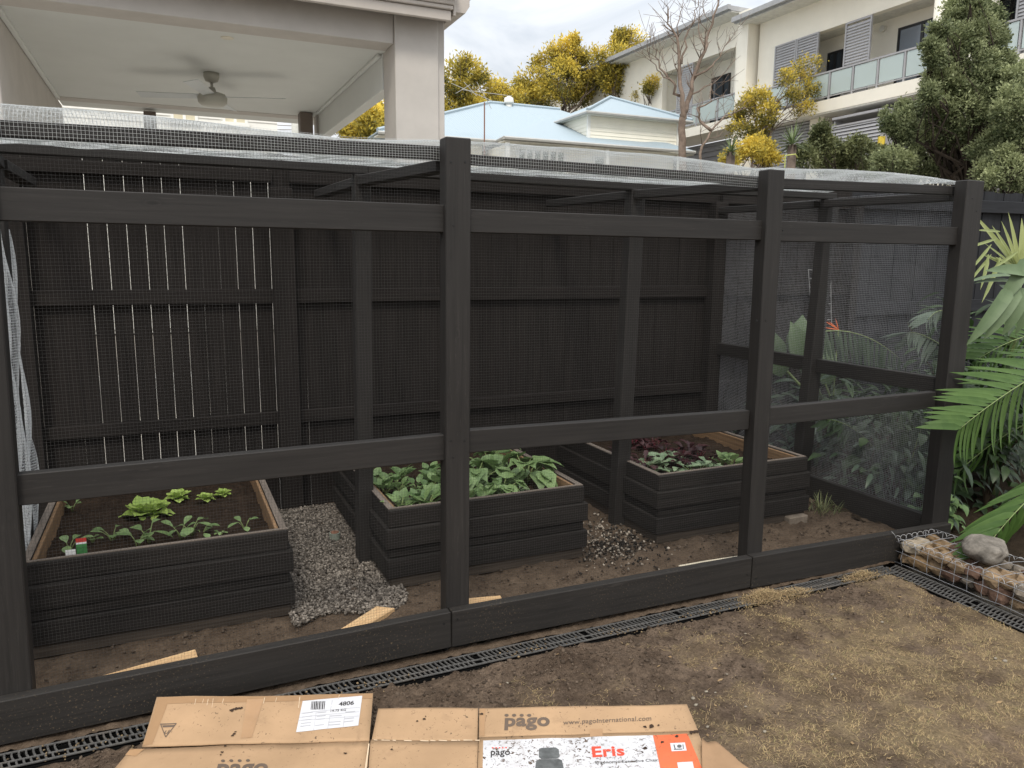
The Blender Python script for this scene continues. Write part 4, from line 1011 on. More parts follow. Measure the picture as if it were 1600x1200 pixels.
for (bx,by,tx,ty,wd) in ((1612,430,1582,408,.075),(1606,405,1580,462,.085),(1578,450,1540,518,.075),(1590,450,1563,512,.075),(1598,450,1587,510,.08),(1610,450,1606,512,.07)):
    a=pp(bx,by,-.05); e=pp(tx,ty,-.12); leaf(m,T,a,e-a,(-.35,-1,.6),(e-a).length*1.15,wd,'ob' if wd>.1 else 'str',.35,.16,8,.72)
for (bx,by,tx,ty,wd) in ((1590,445,1538,420,.05),(1585,432,1520,418,.035)):
    a=pp(bx,by,.1); e=pp(tx,ty,.05); leaf(m,T,a,e-a,(-.1,-.5,1),(e-a).length,wd,'str',.2,.2,6,.6)
m.build('leaf_blades',L_STRE,SL,True,0,T)
m=MB()
for (bx,by) in ((1612,450),(1604,420)): 
    a=pp(bx,by,-.03); m.tube([(4.1,.2,-.05),(4.0,.1,.8),a],[.014,.011,.008],6)
m.build('stalks',STEM,SL,True)
def bushy(name,loc,rx,ry,rz,n,L,W,mat,label,cat,shape='ov',tint=.4,group=None,stems=5):
    t=thing(name,loc,label,cat,group); m=MB();T=[];st=MB(); loc=Vector(loc)
    for _ in range(stems):
        e=loc+Vector((R.uniform(-1,1)*rx*.7,R.uniform(-1,1)*ry*.7,rz*R.uniform(.7,1.6))); st.tube([loc,loc.lerp(e,.5)+Vector((R.gauss(0,.03),0,.05)),e],[.008,.006,.003],5)
    for _ in range(n):
        q=Vector((R.gauss(0,.5),R.gauss(0,.5),R.gauss(0,.45)))
        p=loc+Vector((q.x*rx,q.y*ry,rz*(.9+q.z)))
        if p.z<.02: p.z=.03
        d=Vector((q.x+R.gauss(0,.5),q.y+R.gauss(0,.5)-.25,R.gauss(-.05,.45)))
        leaf(m,T,p,d,(0,-.3,1),L*R.uniform(.6,1.25),W*R.uniform(.7,1.2),shape,.4,.12,4,min(1,max(0,R.gauss(tint,.22))))
    m.build('leaves',mat,t,True,0,T); st.build('stems',m_plain('dark_stem',(.06,.045,.03,1),.8,.1),t); return t
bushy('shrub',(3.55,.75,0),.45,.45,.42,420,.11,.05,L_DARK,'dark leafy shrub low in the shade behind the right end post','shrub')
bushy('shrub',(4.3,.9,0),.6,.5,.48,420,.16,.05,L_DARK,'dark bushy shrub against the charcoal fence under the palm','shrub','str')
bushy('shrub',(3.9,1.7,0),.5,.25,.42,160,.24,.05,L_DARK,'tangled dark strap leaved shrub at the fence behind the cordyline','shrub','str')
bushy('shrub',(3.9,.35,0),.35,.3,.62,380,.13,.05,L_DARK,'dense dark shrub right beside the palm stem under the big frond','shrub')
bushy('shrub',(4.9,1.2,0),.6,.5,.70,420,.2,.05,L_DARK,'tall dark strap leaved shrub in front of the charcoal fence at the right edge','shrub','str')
bushy('groundcover_plant',(3.22,.18,0),.13,.14,.13,80,.07,.045,L_GREEN,'small bright leaved plant at the foot of the right end post','plant','ov',.25)
# strelitzia seen through the side mesh
def strel(loc,specs,label,tint=.6):
    t=thing('strelitzia',loc,label,'strelitzia'); m=MB();T=[];st=MB(); loc=Vector(loc)
    for (tx,ty,bx,by,y,wd) in specs:
        a=pp(bx,by,y); e=pp(tx,ty,y-.05); leaf(m,T,a,e-a,(-.4,-.9,.3),(e-a).length,wd,'ov',.3,.12,8,tint+R.gauss(0,.12))
        st.tube([loc,loc.lerp(a,.6)+Vector((0,0,.08)),a],[.012,.010,.007],6)
    m.build('leaf_blades',L_STRE,t,True,0,T); st.build('stalks',STEM,t,True); return t
L_SIDE=m_leaf('shaded_side_leaf',(.020,.040,.022,1),(.085,.125,.075,1),.4,.15,.4)  # darker leaf variant, dimness behind the side mesh put into its colour
strel((4.1,1.75,0),[(1262,490,1243,555,1.75,.22),(1245,505,1252,560,1.7,.18),(1300,520,1290,600,1.6,.16),(1216,522,1212,560,1.8,.16),(1225,590,1215,565,1.5,.15)],'strelitzia with upright paddle leaves by the fence, seen through the side mesh')
PM2=thing('palm',(3.9,1.2,0),'pale arching palm frond plant seen through the right mesh wall','palm')
frond(PM2,bez(pp(1275,520,1.5),pp(1345,505,1.3),pp(1405,560,1.1),14),dn+lft*.3,dn*.8+Vector((0,.6,0)),.30,.22,.021,19,.25,.75,L_SIDE,start=.0,ang=.25)
frond(PM2,bez(pp(1500,560,.8),pp(1440,515,.8),pp(1420,520,.7),12),lft,dn,.34,.26,.04,16,.25,.6,L_SIDE,start=.0)
frond(PM2,bez(pp(1500,500,.9),pp(1470,470,.9),pp(1450,500,.8),10),lft,dn,.24,.2,.035,12,.25,.6,L_SIDE,start=.0)
frond(PM2,bez(pp(1390,740,.9),pp(1350,660,.8),pp(1290,655,.7),14),lft+Vector((0,0,.5)),dn,.26,.20,.035,18,.3,.45,L_SIDE,start=.1)
frond(PM2,bez(pp(1410,780,.7),pp(1430,690,.6),pp(1440,670,.55),14),lft,-lft,.22,.18,.03,14,.3,.4,L_SIDE,start=.2)
m=MB(); m.tube([(3.9,1.2,-.05),(3.85,1.2,.6)],[.05,.04],8); m.build('trunk',m_plain('palm_stem_dark',(.07,.08,.04,1),.7,.2),PM2)
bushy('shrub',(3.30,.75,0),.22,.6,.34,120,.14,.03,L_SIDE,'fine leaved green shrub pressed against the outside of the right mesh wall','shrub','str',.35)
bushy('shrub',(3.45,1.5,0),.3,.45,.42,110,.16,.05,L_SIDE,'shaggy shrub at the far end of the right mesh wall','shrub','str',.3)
q=pp(1304,508,1.6); t=thing('strelitzia_flower',(q.x,q.y,q.z-.25),'orange bird of paradise flower seen through the mesh above the arching frond','flower')
m=MB();T=[]
for (tx,ty) in ((1288,500),(1296,502),(1306,497),(1311,514),(1286,511)):
    e=pp(tx,ty,1.6); c=pp(1310,515,1.6); leaf(m,T,c,e-c,(0,-1,.2),(e-c).length,.009,'str',.05,.2,4,.5)
m.build('petals',m_plain('orange_petal',(.75,.16,.03,1),.5,.3),t)
m=MB(); c=pp(1310,515,1.6); m.tube([(c.x,c.y,.1),c],.006,6); m.build('stalk',STEM,t)
t=thing('plant_trellis',tuple(pp(1280,560,1.95)),'thin pale wire ladder trellis leaning on the fence behind the side mesh','trellis'); m=MB()
a0,a1,b0,b1=pp(1263,421,1.95),pp(1269,510,1.95),pp(1298,425,1.95),pp(1299,505,1.95)
m.tube([a0,a1],.003,5); m.tube([b0,b1],.003,5)
for k in range(7): m.tube([a0.lerp(a1,k/6.5),b0.lerp(b1,k/6.5)],.0022,5)
m.build('wire_frame',m_plain('pale_wire',(.3,.3,.3,1),.5,.4),t)
# ------------------------------------------------------------------ patio house behind the fence
M_REND=m_plain('warm_grey_render',(.50,.47,.435,1),.85,.15,0,.06,4,5)
M_CEIL=m_plain('pale_ceiling_paint',(.62,.63,.605,1),.8,.15,0,.03,2)
M_FASC=m_plain('taupe_fascia_paint',(.46,.42,.38,1),.55,.3,0,.06,6)
M_TRIM=m_plain('dark_taupe_trim',(.16,.13,.11,1),.6,.3,0,.1,6)
M_WBD=m_plain('white_weatherboard',(.72,.71,.66,1),.6,.3,0,.05,3)
HS=thing('patio_house',(-.5,6.2,-.05),'warm grey rendered house with a covered patio behind the fence','house')
def hb(name,mat,*boxes,par=None,bev=.006):
    m=MB()
    for b in boxes: m.box(*b)
    return m.build(name,mat,par or HS,bevel=bev)
hb('column',M_REND,(.94,1.335,4.0,4.40,-.1,3.70)); hb('corner_trim',M_REND,(1.337,1.405,4.04,4.36,-.1,3.70))
hb('front_beam',M_REND,(-3.2,.938,4.03,4.30,3.432,3.80)); hb('side_beam',M_CEIL,(.93,1.05,4.402,7.6,3.12,3.435)); hb('column',M_TRIM,(.70,.86,7.62,7.80,-.1,3.43)); hb('column',M_REND,(.93,1.05,7.602,7.95,-.1,3.43)); hb('back_beam',M_REND,(-2.05,1.3,7.96,8.2,3.43,3.75))
hb('ceiling',M_CEIL,(-2.04,1.3,4.302,8.6,3.437,3.50)); hb('ceiling_cornice',M_CEIL,(-2.04,-2.0,4.32,7.95,3.40,3.436)); hb('ceiling_cornice',M_CEIL,(.89,.928,4.42,7.58,3.405,3.436))
hb('side_wall',M_REND,(-2.3,-2.045,4.302,8.6,-.1,3.436)); hb('door_frame',M_TRIM,(-1.125,-.98,8.28,8.5,-.1,3.40))
hb('fascia',M_FASC,(-3.4,1.385,3.80,3.84,3.615,3.70),(-3.4,1.395,3.775,3.838,3.702,3.735),(-3.4,1.40,3.76,3.836,3.737,3.79)); hb('gutter',M_FASC,(-3.4,1.42,3.70,3.834,3.792,3.92))
hb('eave_soffit',M_TRIM,(-3.4,1.38,3.842,4.02,3.70,3.71))
hb('barge_end',M_FASC,(1.405,1.43,3.80,9.0,3.66,3.84)); 
m=MB(); pts=[(0,0),(.09,.0),(.13,.06),(.13,.115),(.15,.125),(.15,.135),(-.0,.135)]
vs=[];n=len(pts)
for y_ in (3.82,9.0): vs+=[(1.432+a,y_,3.70+b) for a,b in pts]
m.add(vs,[tuple(range(n)),tuple(range(2*n-1,n-1,-1))]+[(i,i+n,(i+1)%n+n,(i+1)%n) for i in range(n)]); m.build('side_gutter',M_FASC,HS)
hb('roof',M_TRIM,(-3.4,1.4,3.84,9.2,3.93,3.97)); hb('floor_slab',M_PAVE,(-3.4,1.5,3.6,9.0,-.13,-.04))
P0=at(330,115,z=3.43); hz=at(332,156,y=P0.y).z
FA=thing('ceiling_fan',(P0.x,P0.y,3.43),'pale four bladed ceiling fan hanging under the patio ceiling','ceiling fan')
M_FAN=m_plain('putty_fan_plastic',(.40,.39,.34,1),.5,.3,0,.04); M_BLADE=m_plain('grey_fan_blade',(.52,.54,.54,1),.5,.3,0,.04)
m=MB(); m.tube([(P0.x,P0.y,3.436),(P0.x,P0.y,3.40),(P0.x,P0.y,3.355),(P0.x,P0.y,3.34)],[.075,.078,.062,.02],18); m.build('canopy',M_FAN,FA,True)
m=MB(); m.tube([(P0.x,P0.y,3.36),(P0.x,P0.y,hz+.10)],.014,10); m.build('downrod',M_FAN,FA,True)
m=MB(); m.tube([(P0.x,P0.y,hz+q) for q in (.12,.08,.055,.02,-.03,-.055,-.06)],[.03,.04,.125,.145,.14,.11,.01],22); m.build('motor',M_FAN,FA,True)
for k in range(4):
    a=-YAW+.1+k*PI/2; d=Vector((math.cos(a),math.sin(a),0)); s=Vector((-d.y,d.x,0)); tl=Vector((0,0,.20))
    m=MB(); c=Vector((P0.x,P0.y,hz+.035)); sw=(s+tl).normalized()
    f0,f1=.11,.72
    A=[c+d*f0-sw*.055,c+d*f0+sw*.055,c+d*f1+sw*.075,c+d*f1-sw*.065]; o=s.cross(d)*.006
    m.add(A+[p+o for p in A],[(0,1,2,3),(7,6,5,4),(0,4,5,1),(1,5,6,2),(2,6,7,3),(3,7,4,0)]); m.build('blade',M_BLADE,FA)
q=at(355,59,z=3.436); m=MB(); m.tube([(q.x,q.y,3.4365),(q.x,q.y,3.43)],[.055,.05],18); tag(m.build('downlight',m_plain('cream_downlight',(.62,.58,.48,1),.5,.3),None,False,0,None,(q.x,q.y,3.43)),'small round recessed downlight in the patio ceiling','downlight')
# white weatherboard house glimpsed through the patio
WH=thing('weatherboard_house',(0,16,-.1),'cream white weatherboard house with windows glimpsed through the open patio','house')
def clad(m,a,b,z0,z1,nrm,pitch=.15,proud=.018):
    """lapped weatherboards between two plan points."""
    a=Vector((*a,0)); b=Vector((*b,0)); nv=Vector((*nrm,0)).normalized(); z=z0
    while z<z1-.005:
        zt_=min(z+pitch,z1); q=[a+nv*proud+Vector((0,0,z)),b+nv*proud+Vector((0,0,z)),b+Vector((0,0,zt_)),a+Vector((0,0,zt_)),a+Vector((0,0,z)),b+Vector((0,0,z))]
        m.add(q,[(0,1,2,3),(4,5,1,0)],[[(0,0)]*4]*2); z+=pitch
xr=at(433,190,y=16).x
m=MB(); m.box(-4,xr,16.02,20,-.1,6.5); clad(m,(-4,16),(xr,16),.0,6.5,(0,-1),.17); m.build('wall',M_WBD,WH)
M_WFR=m_plain('white_frame_paint',(.78,.78,.74,1),.5,.3,0,.03); M_CURT=m_plain('cream_window_blind',(.60,.55,.40,1),.3,.4,0,.15,3)
def wwin(p0,p1,bot,n,par,frm=M_WFR,gl=M_CURT,y=16):
    a=at(*p0,y=y); b=at(*p1,y=y); zb=at(*bot,y=y).z; zt_=(a.z+b.z)/2
    m=MB(); w_=.07
    m.box(a.x-w_,b.x+w_,y-.05,y+.03,zt_,zt_+.10); m.box(a.x-w_,b.x+w_,y-.06,y+.03,zb-.09,zb)
    for k in range(n+1): xx=a.x+(b.x-a.x)*k/n; m.box(xx-.03,xx+.03,y-.045,y+.03,zb,zt_)
    f=m.build('window',frm,par); m=MB(); m.box(a.x,b.x,y-.028,y-.02,zb,zt_); m.build('pane',gl,f); return f
wwin((268,168),(306,172),(268,186),2,WH); wwin((349,174),(384,178),(349,190),2,WH)
# ------------------------------------------------------------------ blue roofed cottage
M_BLUE=NT('pale_blue_corrugated_roof'); v_=M_BLUE.coord('Object'); w_=M_BLUE.n('ShaderNodeTexWave'); w_.inputs['Scale'].default_value=3.2; M_BLUE.l(v_,w_.inputs['Vector'])
M_BLUE.bump(w_.outputs['Fac'],.4,.02); M_BLUE=M_BLUE.fin((.325,.395,.44,1),.6,.25)
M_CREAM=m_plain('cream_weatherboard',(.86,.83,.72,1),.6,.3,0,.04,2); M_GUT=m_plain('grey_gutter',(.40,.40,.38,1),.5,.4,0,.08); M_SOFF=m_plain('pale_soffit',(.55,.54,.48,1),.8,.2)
M_LOUV=m_plain('dark_green_louvre_glass',(.035,.06,.03,1),.15,.6,0,.3,4)
BY=20.0
BH=thing('blue_roofed_cottage',(12,22,-.1),'cream weatherboard cottage with pale blue corrugated hip roofs between the patio and the apartments','house')
def roofpoly(name,pts,mat=M_BLUE,th=.04,par=BH):
    n=len(pts); pts=[Vector(p) for p in pts]; lo=[p-Vector((0,0,th)) for p in pts]; m=MB()
    m.add(pts+lo,[tuple(range(n)),tuple(range(2*n-1,n-1,-1))]+[(i,n+i,n+(i+1)%n,(i+1)%n) for i in range(n)]); return m.build(name,mat,par)
eL,eC,eR=at(697,196,y=BY+1.6),at(787,212,y=BY),at(1085,240,y=BY)
eM=at(775,204,y=BY+1.6); ez=eC.z
rl,rr_=at(765,161,y=BY+5.5),at(888,171,y=BY+5.5); rz=rl.z
xE=eR.x; xW=at(590,190,y=BY+1.6).x
ezb=ez+.12
apx=rl.x
xLh=at(690,181,y=BY+2.2).x
roofpoly('roof',[(xW,BY+1.6,ezb),(eM.x,BY+1.6,ezb),(eC.x,BY,ez),(xE,BY,ez),(xE-1.0,BY+5.5,rz*.55+ez*.45),(rr_.x+4,BY+5.5,rz),(apx,BY+5.5,rz),(xLh-4,BY+4.0,ezb+.35)][:1]+[(eM.x,BY+1.6,ezb),(eC.x,BY,ez),(xE,BY,ez),(xE-2.5,BY+5.5,rz),(apx,BY+5.5,rz)])
roofpoly('roof',[(xW,BY+1.62,ezb-.01),(apx,BY+5.52,rz-.005),(xE-2.5,BY+5.52,rz-.005),(xE,BY+11,ez),(xW,BY+9,ez)])
m=MB(); m.tube([(xW,BY+1.55,ezb-.06),(eM.x,BY+1.55,ezb-.06)],.055,6); m.tube([(eM.x,BY+1.55,ezb-.06),(eC.x,BY-.05,ez-.06)],.055,6); m.tube([(eC.x,BY-.05,ez-.06),(xE,BY-.05,ez-.06)],.055,6); m.build('gutter',M_GUT,BH)
m=MB(); m.tube([Vector((xW,BY+1.6,ezb+.02)),Vector((apx,BY+5.5,rz+.02))],.07,6); m.tube([(apx,BY+5.5,rz+.02),(xE-2.5,BY+5.5,rz+.02)],.07,6); m.build('ridge_cap',M_BLUE,BH)
WX0=eC.x+.35; 
m=MB(); m.box(xW+.4,eM.x-.3,BY+2.1,BY+10,-.1,ezb-.16); clad(m,(xW+.4,BY+2.08),(eM.x-.3,BY+2.08),3.2,ezb-.16,(0,-1)); m.box(WX0,xE-.45,BY+.62,BY+10,-.1,ez-.15); clad(m,(WX0,BY+.6),(xE-.45,BY+.6),3.2,ez-.15,(0,-1)); clad(m,(WX0-.001,BY+2.1),(WX0-.001,BY+.6),3.2,ez-.15,(-1,0)); m.build('wall',M_CREAM,BH)
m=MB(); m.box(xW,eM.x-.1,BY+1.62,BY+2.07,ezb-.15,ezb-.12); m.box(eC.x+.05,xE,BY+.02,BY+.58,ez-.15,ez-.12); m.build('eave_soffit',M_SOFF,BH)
m=MB()
for px_ in (793,949,1062): 
    q=at(px_,236,y=BY+.1); m.box(q.x-.055,q.x+.055,BY+.06,BY+.17,-.1,ez-.16)
m.build('verandah_post',M_WFR,BH)
def lwin(px0,px1,n,z1):
    a=at(px0,225,y=BY+.58).x; b=at(px1,230,y=BY+.58).x
    m=MB()
    for k in range(n+1): xx=a+(b-a)*k/n; m.box(xx-.04,xx+.04,BY+.50,BY+.60,3.0,z1)
    f=m.build('window',M_WFR,BH); m=MB(); m.box(a,b,BY+.545,BY+.565,3.0,z1); m.build('pane',M_LOUV,f)
lwin(808,881,6,ez-.30); lwin(927,944,1,ez-.35)
# clerestory storey with its own hip roof
UY=BY+1.0
uL,uR=at(920,180,y=UY),at(1058,195,y=UY); uz=(uL.z+uR.z)/2
m=MB(); m.box(uL.x,uR.x,UY+.02,UY+5,ez,uz+.12); clad(m,(uL.x,UY),(uR.x,UY),ez+.3,uz+.12,(0,-1),.13); clad(m,(uL.x-.001,UY+5),(uL.x-.001,UY),ez+.3,uz+.12,(-1,0),.13); m.build('upper_wall',M_CREAM,BH)
m=MB(); m.box(uR.x-.02,uR.x+.10,UY-.06,UY+.02,ez,uz+.1); m.box(uL.x-.06,uL.x+.05,UY-.05,UY+.02,ez,uz+.1); m.build('corner_board',M_WFR,BH)
ex0,ex1=at(918,173,y=UY-.3),at(1082,190,y=UY-.3); z0=(ex0.z+ex1.z)/2+.02; ap=at(953,153,y=UY+2.2); 
A_,B_=(ex0.x,UY-.3,z0),(ex1.x,UY-.3,z0); C_,D_=(ex1.x,UY+5.6,z0),(ex0.x,UY+5.6,z0)
ra=(ap.x,UY+2.2,ap.z); rb=(ex1.x-3.0 if ex1.x-3.0>ap.x else ap.x+.3,UY+2.6,ap.z)
roofpoly('upper_roof',[A_,B_,ra]); roofpoly('upper_roof',[D_,A_,ra]); roofpoly('upper_roof',[B_,C_,ra]); roofpoly('upper_roof',[C_,D_,ra])
m=MB(); m.tube([Vector(D_)-Vector((.03,0,.05)),Vector(A_)-Vector((.03,.03,.05)),Vector(B_)-Vector((0,.03,.05))],.05,6); m.build('upper_gutter',M_GUT,BH)
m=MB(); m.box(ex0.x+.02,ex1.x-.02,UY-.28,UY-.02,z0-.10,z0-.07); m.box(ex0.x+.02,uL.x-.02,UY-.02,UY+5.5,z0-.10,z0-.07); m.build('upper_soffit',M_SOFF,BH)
m=MB(); m.tube([Vector(A_)+Vector((0,0,.03)),Vector(ra)+Vector((0,0,.03))],.06,6); m.tube([Vector(B_)+Vector((0,0,.03)),Vector(ra)+Vector((0,0,.03))],.06,6); m.build('upper_ridge_cap',M_BLUE,BH)
q=at(795,166,y=BY+5.3); m=MB(); m.tube([(q.x,q.y,q.z-.3),(q.x,q.y,q.z+.10)],.12,12); m.tube([(q.x,q.y,q.z+.10),(q.x,q.y,q.z+.14),(q.x,q.y,q.z+.30),(q.x,q.y,q.z+.36)],[.18,.19,.17,.05],14); m.build('roof_vent',M_WBD,BH,True)
q=at(757,218,y=BY+1.0); qt=at(757,160,y=BY+1.0); AN=thing('television_antenna',(q.x,q.y,q.z),'thin rusty pole with a roof antenna in front of the blue roof','antenna')
m=MB(); m.tube([(q.x,q.y,-.1),qt],.022,6); m.build('mast',m_plain('rusty_pole',(.22,.12,.09,1),.7,.3),AN)
m=MB()
for (a,b) in (((705,130),(770,158)),((722,140),(800,150)),((745,128),(768,170)),((725,128),(745,150)),((712,146),(735,132))): m.tube([at(*a,y=q.y),at(*b,y=q.y)],.010,4)
m.build('antenna_rods',M_GUT,AN)
q=at(461,180,y=24); m=MB(); m.tube([(q.x,q.y,-.1),(q.x,q.y,q.z+.2)],[.16,.13],10); PO=tag(m.build('power_pole',m_plain('weathered_pole',(.46,.46,.42,1),.8,.2),None,True,0,None,(q.x,q.y,0)),'pale power pole seen in the sky gap beyond the patio','pole')
m=MB()
for k in range(4): m.tube([Vector((q.x,q.y,q.z-.1-.12*k)),Vector((q.x-6,q.y+2,q.z+.5-.35*k)),],.012,4)
o=m.build('overhead_wires',M_TRIM,None,False,0,None,(q.x,q.y,q.z)); tag(o,'thin dark overhead wires running from the pale power pole','wires')
# ------------------------------------------------------------------ apartment building
AX=18.7
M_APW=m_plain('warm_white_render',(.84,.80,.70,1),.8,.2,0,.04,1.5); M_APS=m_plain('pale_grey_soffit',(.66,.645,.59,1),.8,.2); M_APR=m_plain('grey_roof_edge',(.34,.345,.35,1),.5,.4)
M_SCR=m_plain('grey_louvre_blade',(.37,.37,.385,1),.5,.4,0,.06); M_CLADG=m_plain('mid_grey_cladding',(.17,.165,.165,1),.7,.25,0,.08); M_FRB=m_plain('black_window_frame',(.02,.02,.021,1),.4,.4)
M_GLD=m_plain('dark_window_glass',(.045,.055,.065,1),.08,.7,0,.2,.6); M_GLB=m_plain('blind_behind_glass',(.22,.25,.29,1),.15,.6,0,.15,.4)
n_=NT('frosted_balcony_glass'); M_FGL=n_.fin((.50,.585,.575,1),.22,.6); n_.p.inputs['Alpha'].default_value=.88
AP=thing('apartment_building',(AX+3,20,-.1),'two storey cream apartment building with glass balconies and grey louvre screens','apartment building')
def ab(name,mat,*bx,par=None): 
    m=MB()
    for b in bx: m.box(*b)
    return m.build(name,mat,par or AP)
def Y_(px): return at(px,100,x=AX).y
yr=20.0
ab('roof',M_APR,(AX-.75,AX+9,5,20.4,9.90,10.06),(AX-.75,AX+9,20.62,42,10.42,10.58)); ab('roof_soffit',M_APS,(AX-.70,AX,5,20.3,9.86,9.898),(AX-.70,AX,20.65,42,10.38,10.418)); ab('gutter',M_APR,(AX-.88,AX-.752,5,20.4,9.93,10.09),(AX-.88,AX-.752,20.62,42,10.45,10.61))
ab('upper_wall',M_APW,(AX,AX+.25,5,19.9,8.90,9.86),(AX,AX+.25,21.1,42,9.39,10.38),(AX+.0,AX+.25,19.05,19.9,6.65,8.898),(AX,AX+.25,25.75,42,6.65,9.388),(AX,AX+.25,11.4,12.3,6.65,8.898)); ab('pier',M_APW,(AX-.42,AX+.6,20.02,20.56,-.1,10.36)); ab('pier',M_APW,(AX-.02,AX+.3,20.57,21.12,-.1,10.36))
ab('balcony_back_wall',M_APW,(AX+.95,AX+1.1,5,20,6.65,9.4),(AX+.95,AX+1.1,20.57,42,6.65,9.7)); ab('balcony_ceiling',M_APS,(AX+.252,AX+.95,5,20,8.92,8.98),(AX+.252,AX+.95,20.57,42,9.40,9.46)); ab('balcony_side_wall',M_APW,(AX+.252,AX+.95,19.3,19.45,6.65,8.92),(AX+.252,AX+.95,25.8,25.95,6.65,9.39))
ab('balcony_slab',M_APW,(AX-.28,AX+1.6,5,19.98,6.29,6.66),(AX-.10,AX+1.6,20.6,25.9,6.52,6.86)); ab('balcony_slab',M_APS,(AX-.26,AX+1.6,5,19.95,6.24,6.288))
for xx,yc in ((AX-.1,12.35),): m=MB(); m.tube([(xx,yc,-.1),(xx,yc,9.85)],.42,20); m.build('round_column',M_APW,AP,True)
m=MB(); m.tube([(AX-.1,11.45,-.1),(AX-.1,11.45,9.85)],.36,20); m.build('round_column',M_APW,AP,True)
def dr(y0,y1,z0,z1,glass=M_GLD,split=0,par=AP):
    x=AX+.94; m=MB(); w_=.07
    m.box(x-.06,x,y0,y1,z1-w_,z1); m.box(x-.06,x,y0,y0+w_,z0,z1-w_); m.box(x-.06,x,y1-w_,y1,z0,z1-w_)
    if split: m.box(x-.065,x,y0+(y1-y0)*split-.05,y0+(y1-y0)*split+.05,z0,z1-w_)
    f=m.build('window',M_FRB,par); m=MB(); m.box(x-.03,x-.02,y0+w_,y1-w_,z0,z1-w_); m.build('pane',glass,f)
def yb(px,py=100): return at(px,py,x=AX+.94).y
dr(yb(1463),yb(1401),6.68,8.55,M_GLB,.38); dr(yb(1318),yb(1294),6.68,8.45,M_GLD,.5); dr(yb(1212),yb(1198),6.68,8.4); dr(yb(1143),yb(1115),6.9,8.85,M_GLD,.35); dr(yb(1063),yb(1051),6.9,8.85); dr(yb(1590),yb(1552),6.68,8.5,M_GLD,.4)
def screen(y0,y1,z0,z1,x=AX-.06,pitch=.088,name='louvre_screen'):
    m=MB(); m.box(x-.03,x+.03,y0,y0+.05,z0,z1); m.box(x-.03,x+.03,y1-.05,y1,z0,z1); m.box(x-.03,x+.03,y0+.05,y1-.05,z1-.05,z1); m.box(x-.03,x+.03,y0+.05,y1-.05,z0,z0+.05)
    z=z0+.08
    while z<z1-.06: m.board((x,y0+.05,z),(x,y1-.05,z),.088,.012,(.45,0,1)); z+=pitch
    return m.build(name,M_SCR,AP)
screen(Y_(1245),19.0,6.7,8.89); screen(Y_(1279),Y_(1245)-.02,6.7,8.89); screen(Y_(1360),Y_(1320),6.7,8.86); screen(Y_(1086),Y_(1062),6.95,9.36); screen(Y_(1620),Y_(1582),6.7,8.89)
# balcony balustrades
def balus(y0,y1,z0,n,x):
    m=MB(); m.box(x-.03,x+.03,y0,y1,z0+.84,z0+.89); m.box(x-.02,x+.02,y0,y1,z0+.10,z0+.13)
    for k in range(n+1): yy=y0+(y1-y0)*k/n; m.box(x-.025,x+.025,yy-.025,yy+.025,z0,z0+.84)
    f=m.build('balustrade',M_SCR,AP)
    for k in range(n):
        a=y0+(y1-y0)*k/n; b=y0+(y1-y0)*(k+1)/n; m=MB(); m.box(x-.008,x+.008,a+.06,b-.06,z0+.15,z0+.82); m.build('glass_panel',M_FGL,f)
balus(12.7,19.1,6.66,7,AX-.16); balus(6.5,11.3,6.66,5,AX-.16); balus(20.7,25.8,6.86,4,AX-.04)
# lower storey
ab('lower_wall',M_CLADG,(AX+.5,AX+.7,5,42,-.1,6.24)); ab('lower_pier',M_APW,(AX+.1,AX+.498,Y_(1290),Y_(1268),-.1,6.235))
m=MB(); clad(m,(AX+.49,42),(AX+.49,5),2.5,6.2,(-1,0),.2,.03); m.build('cladding_boards',M_CLADG,AP)
screen(Y_(1268),19.2,3.6,6.2,AX+.2,.10); 
yl0,yl1=at(1380,200,x=AX-.5).y,at(1300,200,x=AX-.5).y
screen(yl0,yl1,3.4,at(1340,190,x=AX-.5).z,AX-.5,.10); ab('louvre_housing',M_SCR,(AX-.44,AX+.48,yl0,yl0+.06,3.4,5.9),(AX-.44,AX+.48,yl1-.06,yl1,3.4,5.9),(AX-.52,AX+.48,yl0,yl1,5.93,6.0))
q=at(1377,222,x=AX-.6); m=MB(); m.tube([(q.x,q.y,3.2),(q.x,q.y,q.z+.15)],.10,8); tag(m.build('marker_post',m_plain('yellow_post',(.62,.47,.06,1),.5,.3),None,False,0,None,(q.x,q.y,3)),'yellow post standing beside the grey lower louvre box of the apartments','post')
q=at(1225,10,x=AX+2); m=MB(); m.tube([(q.x,q.y,10),(q.x,q.y,q.z+1)],.025,5); tag(m.build('roof_mast',M_GUT,None,False,0,None,(q.x,q.y,10)),'thin mast rising from the apartment roof','mast')
q=at(1380,45,x=AX+.92); m=MB(); m.tube([(AX+.95,q.y,q.z),(AX+.86,q.y,q.z)],.10,14); m.build('wall_light',M_APS,AP)
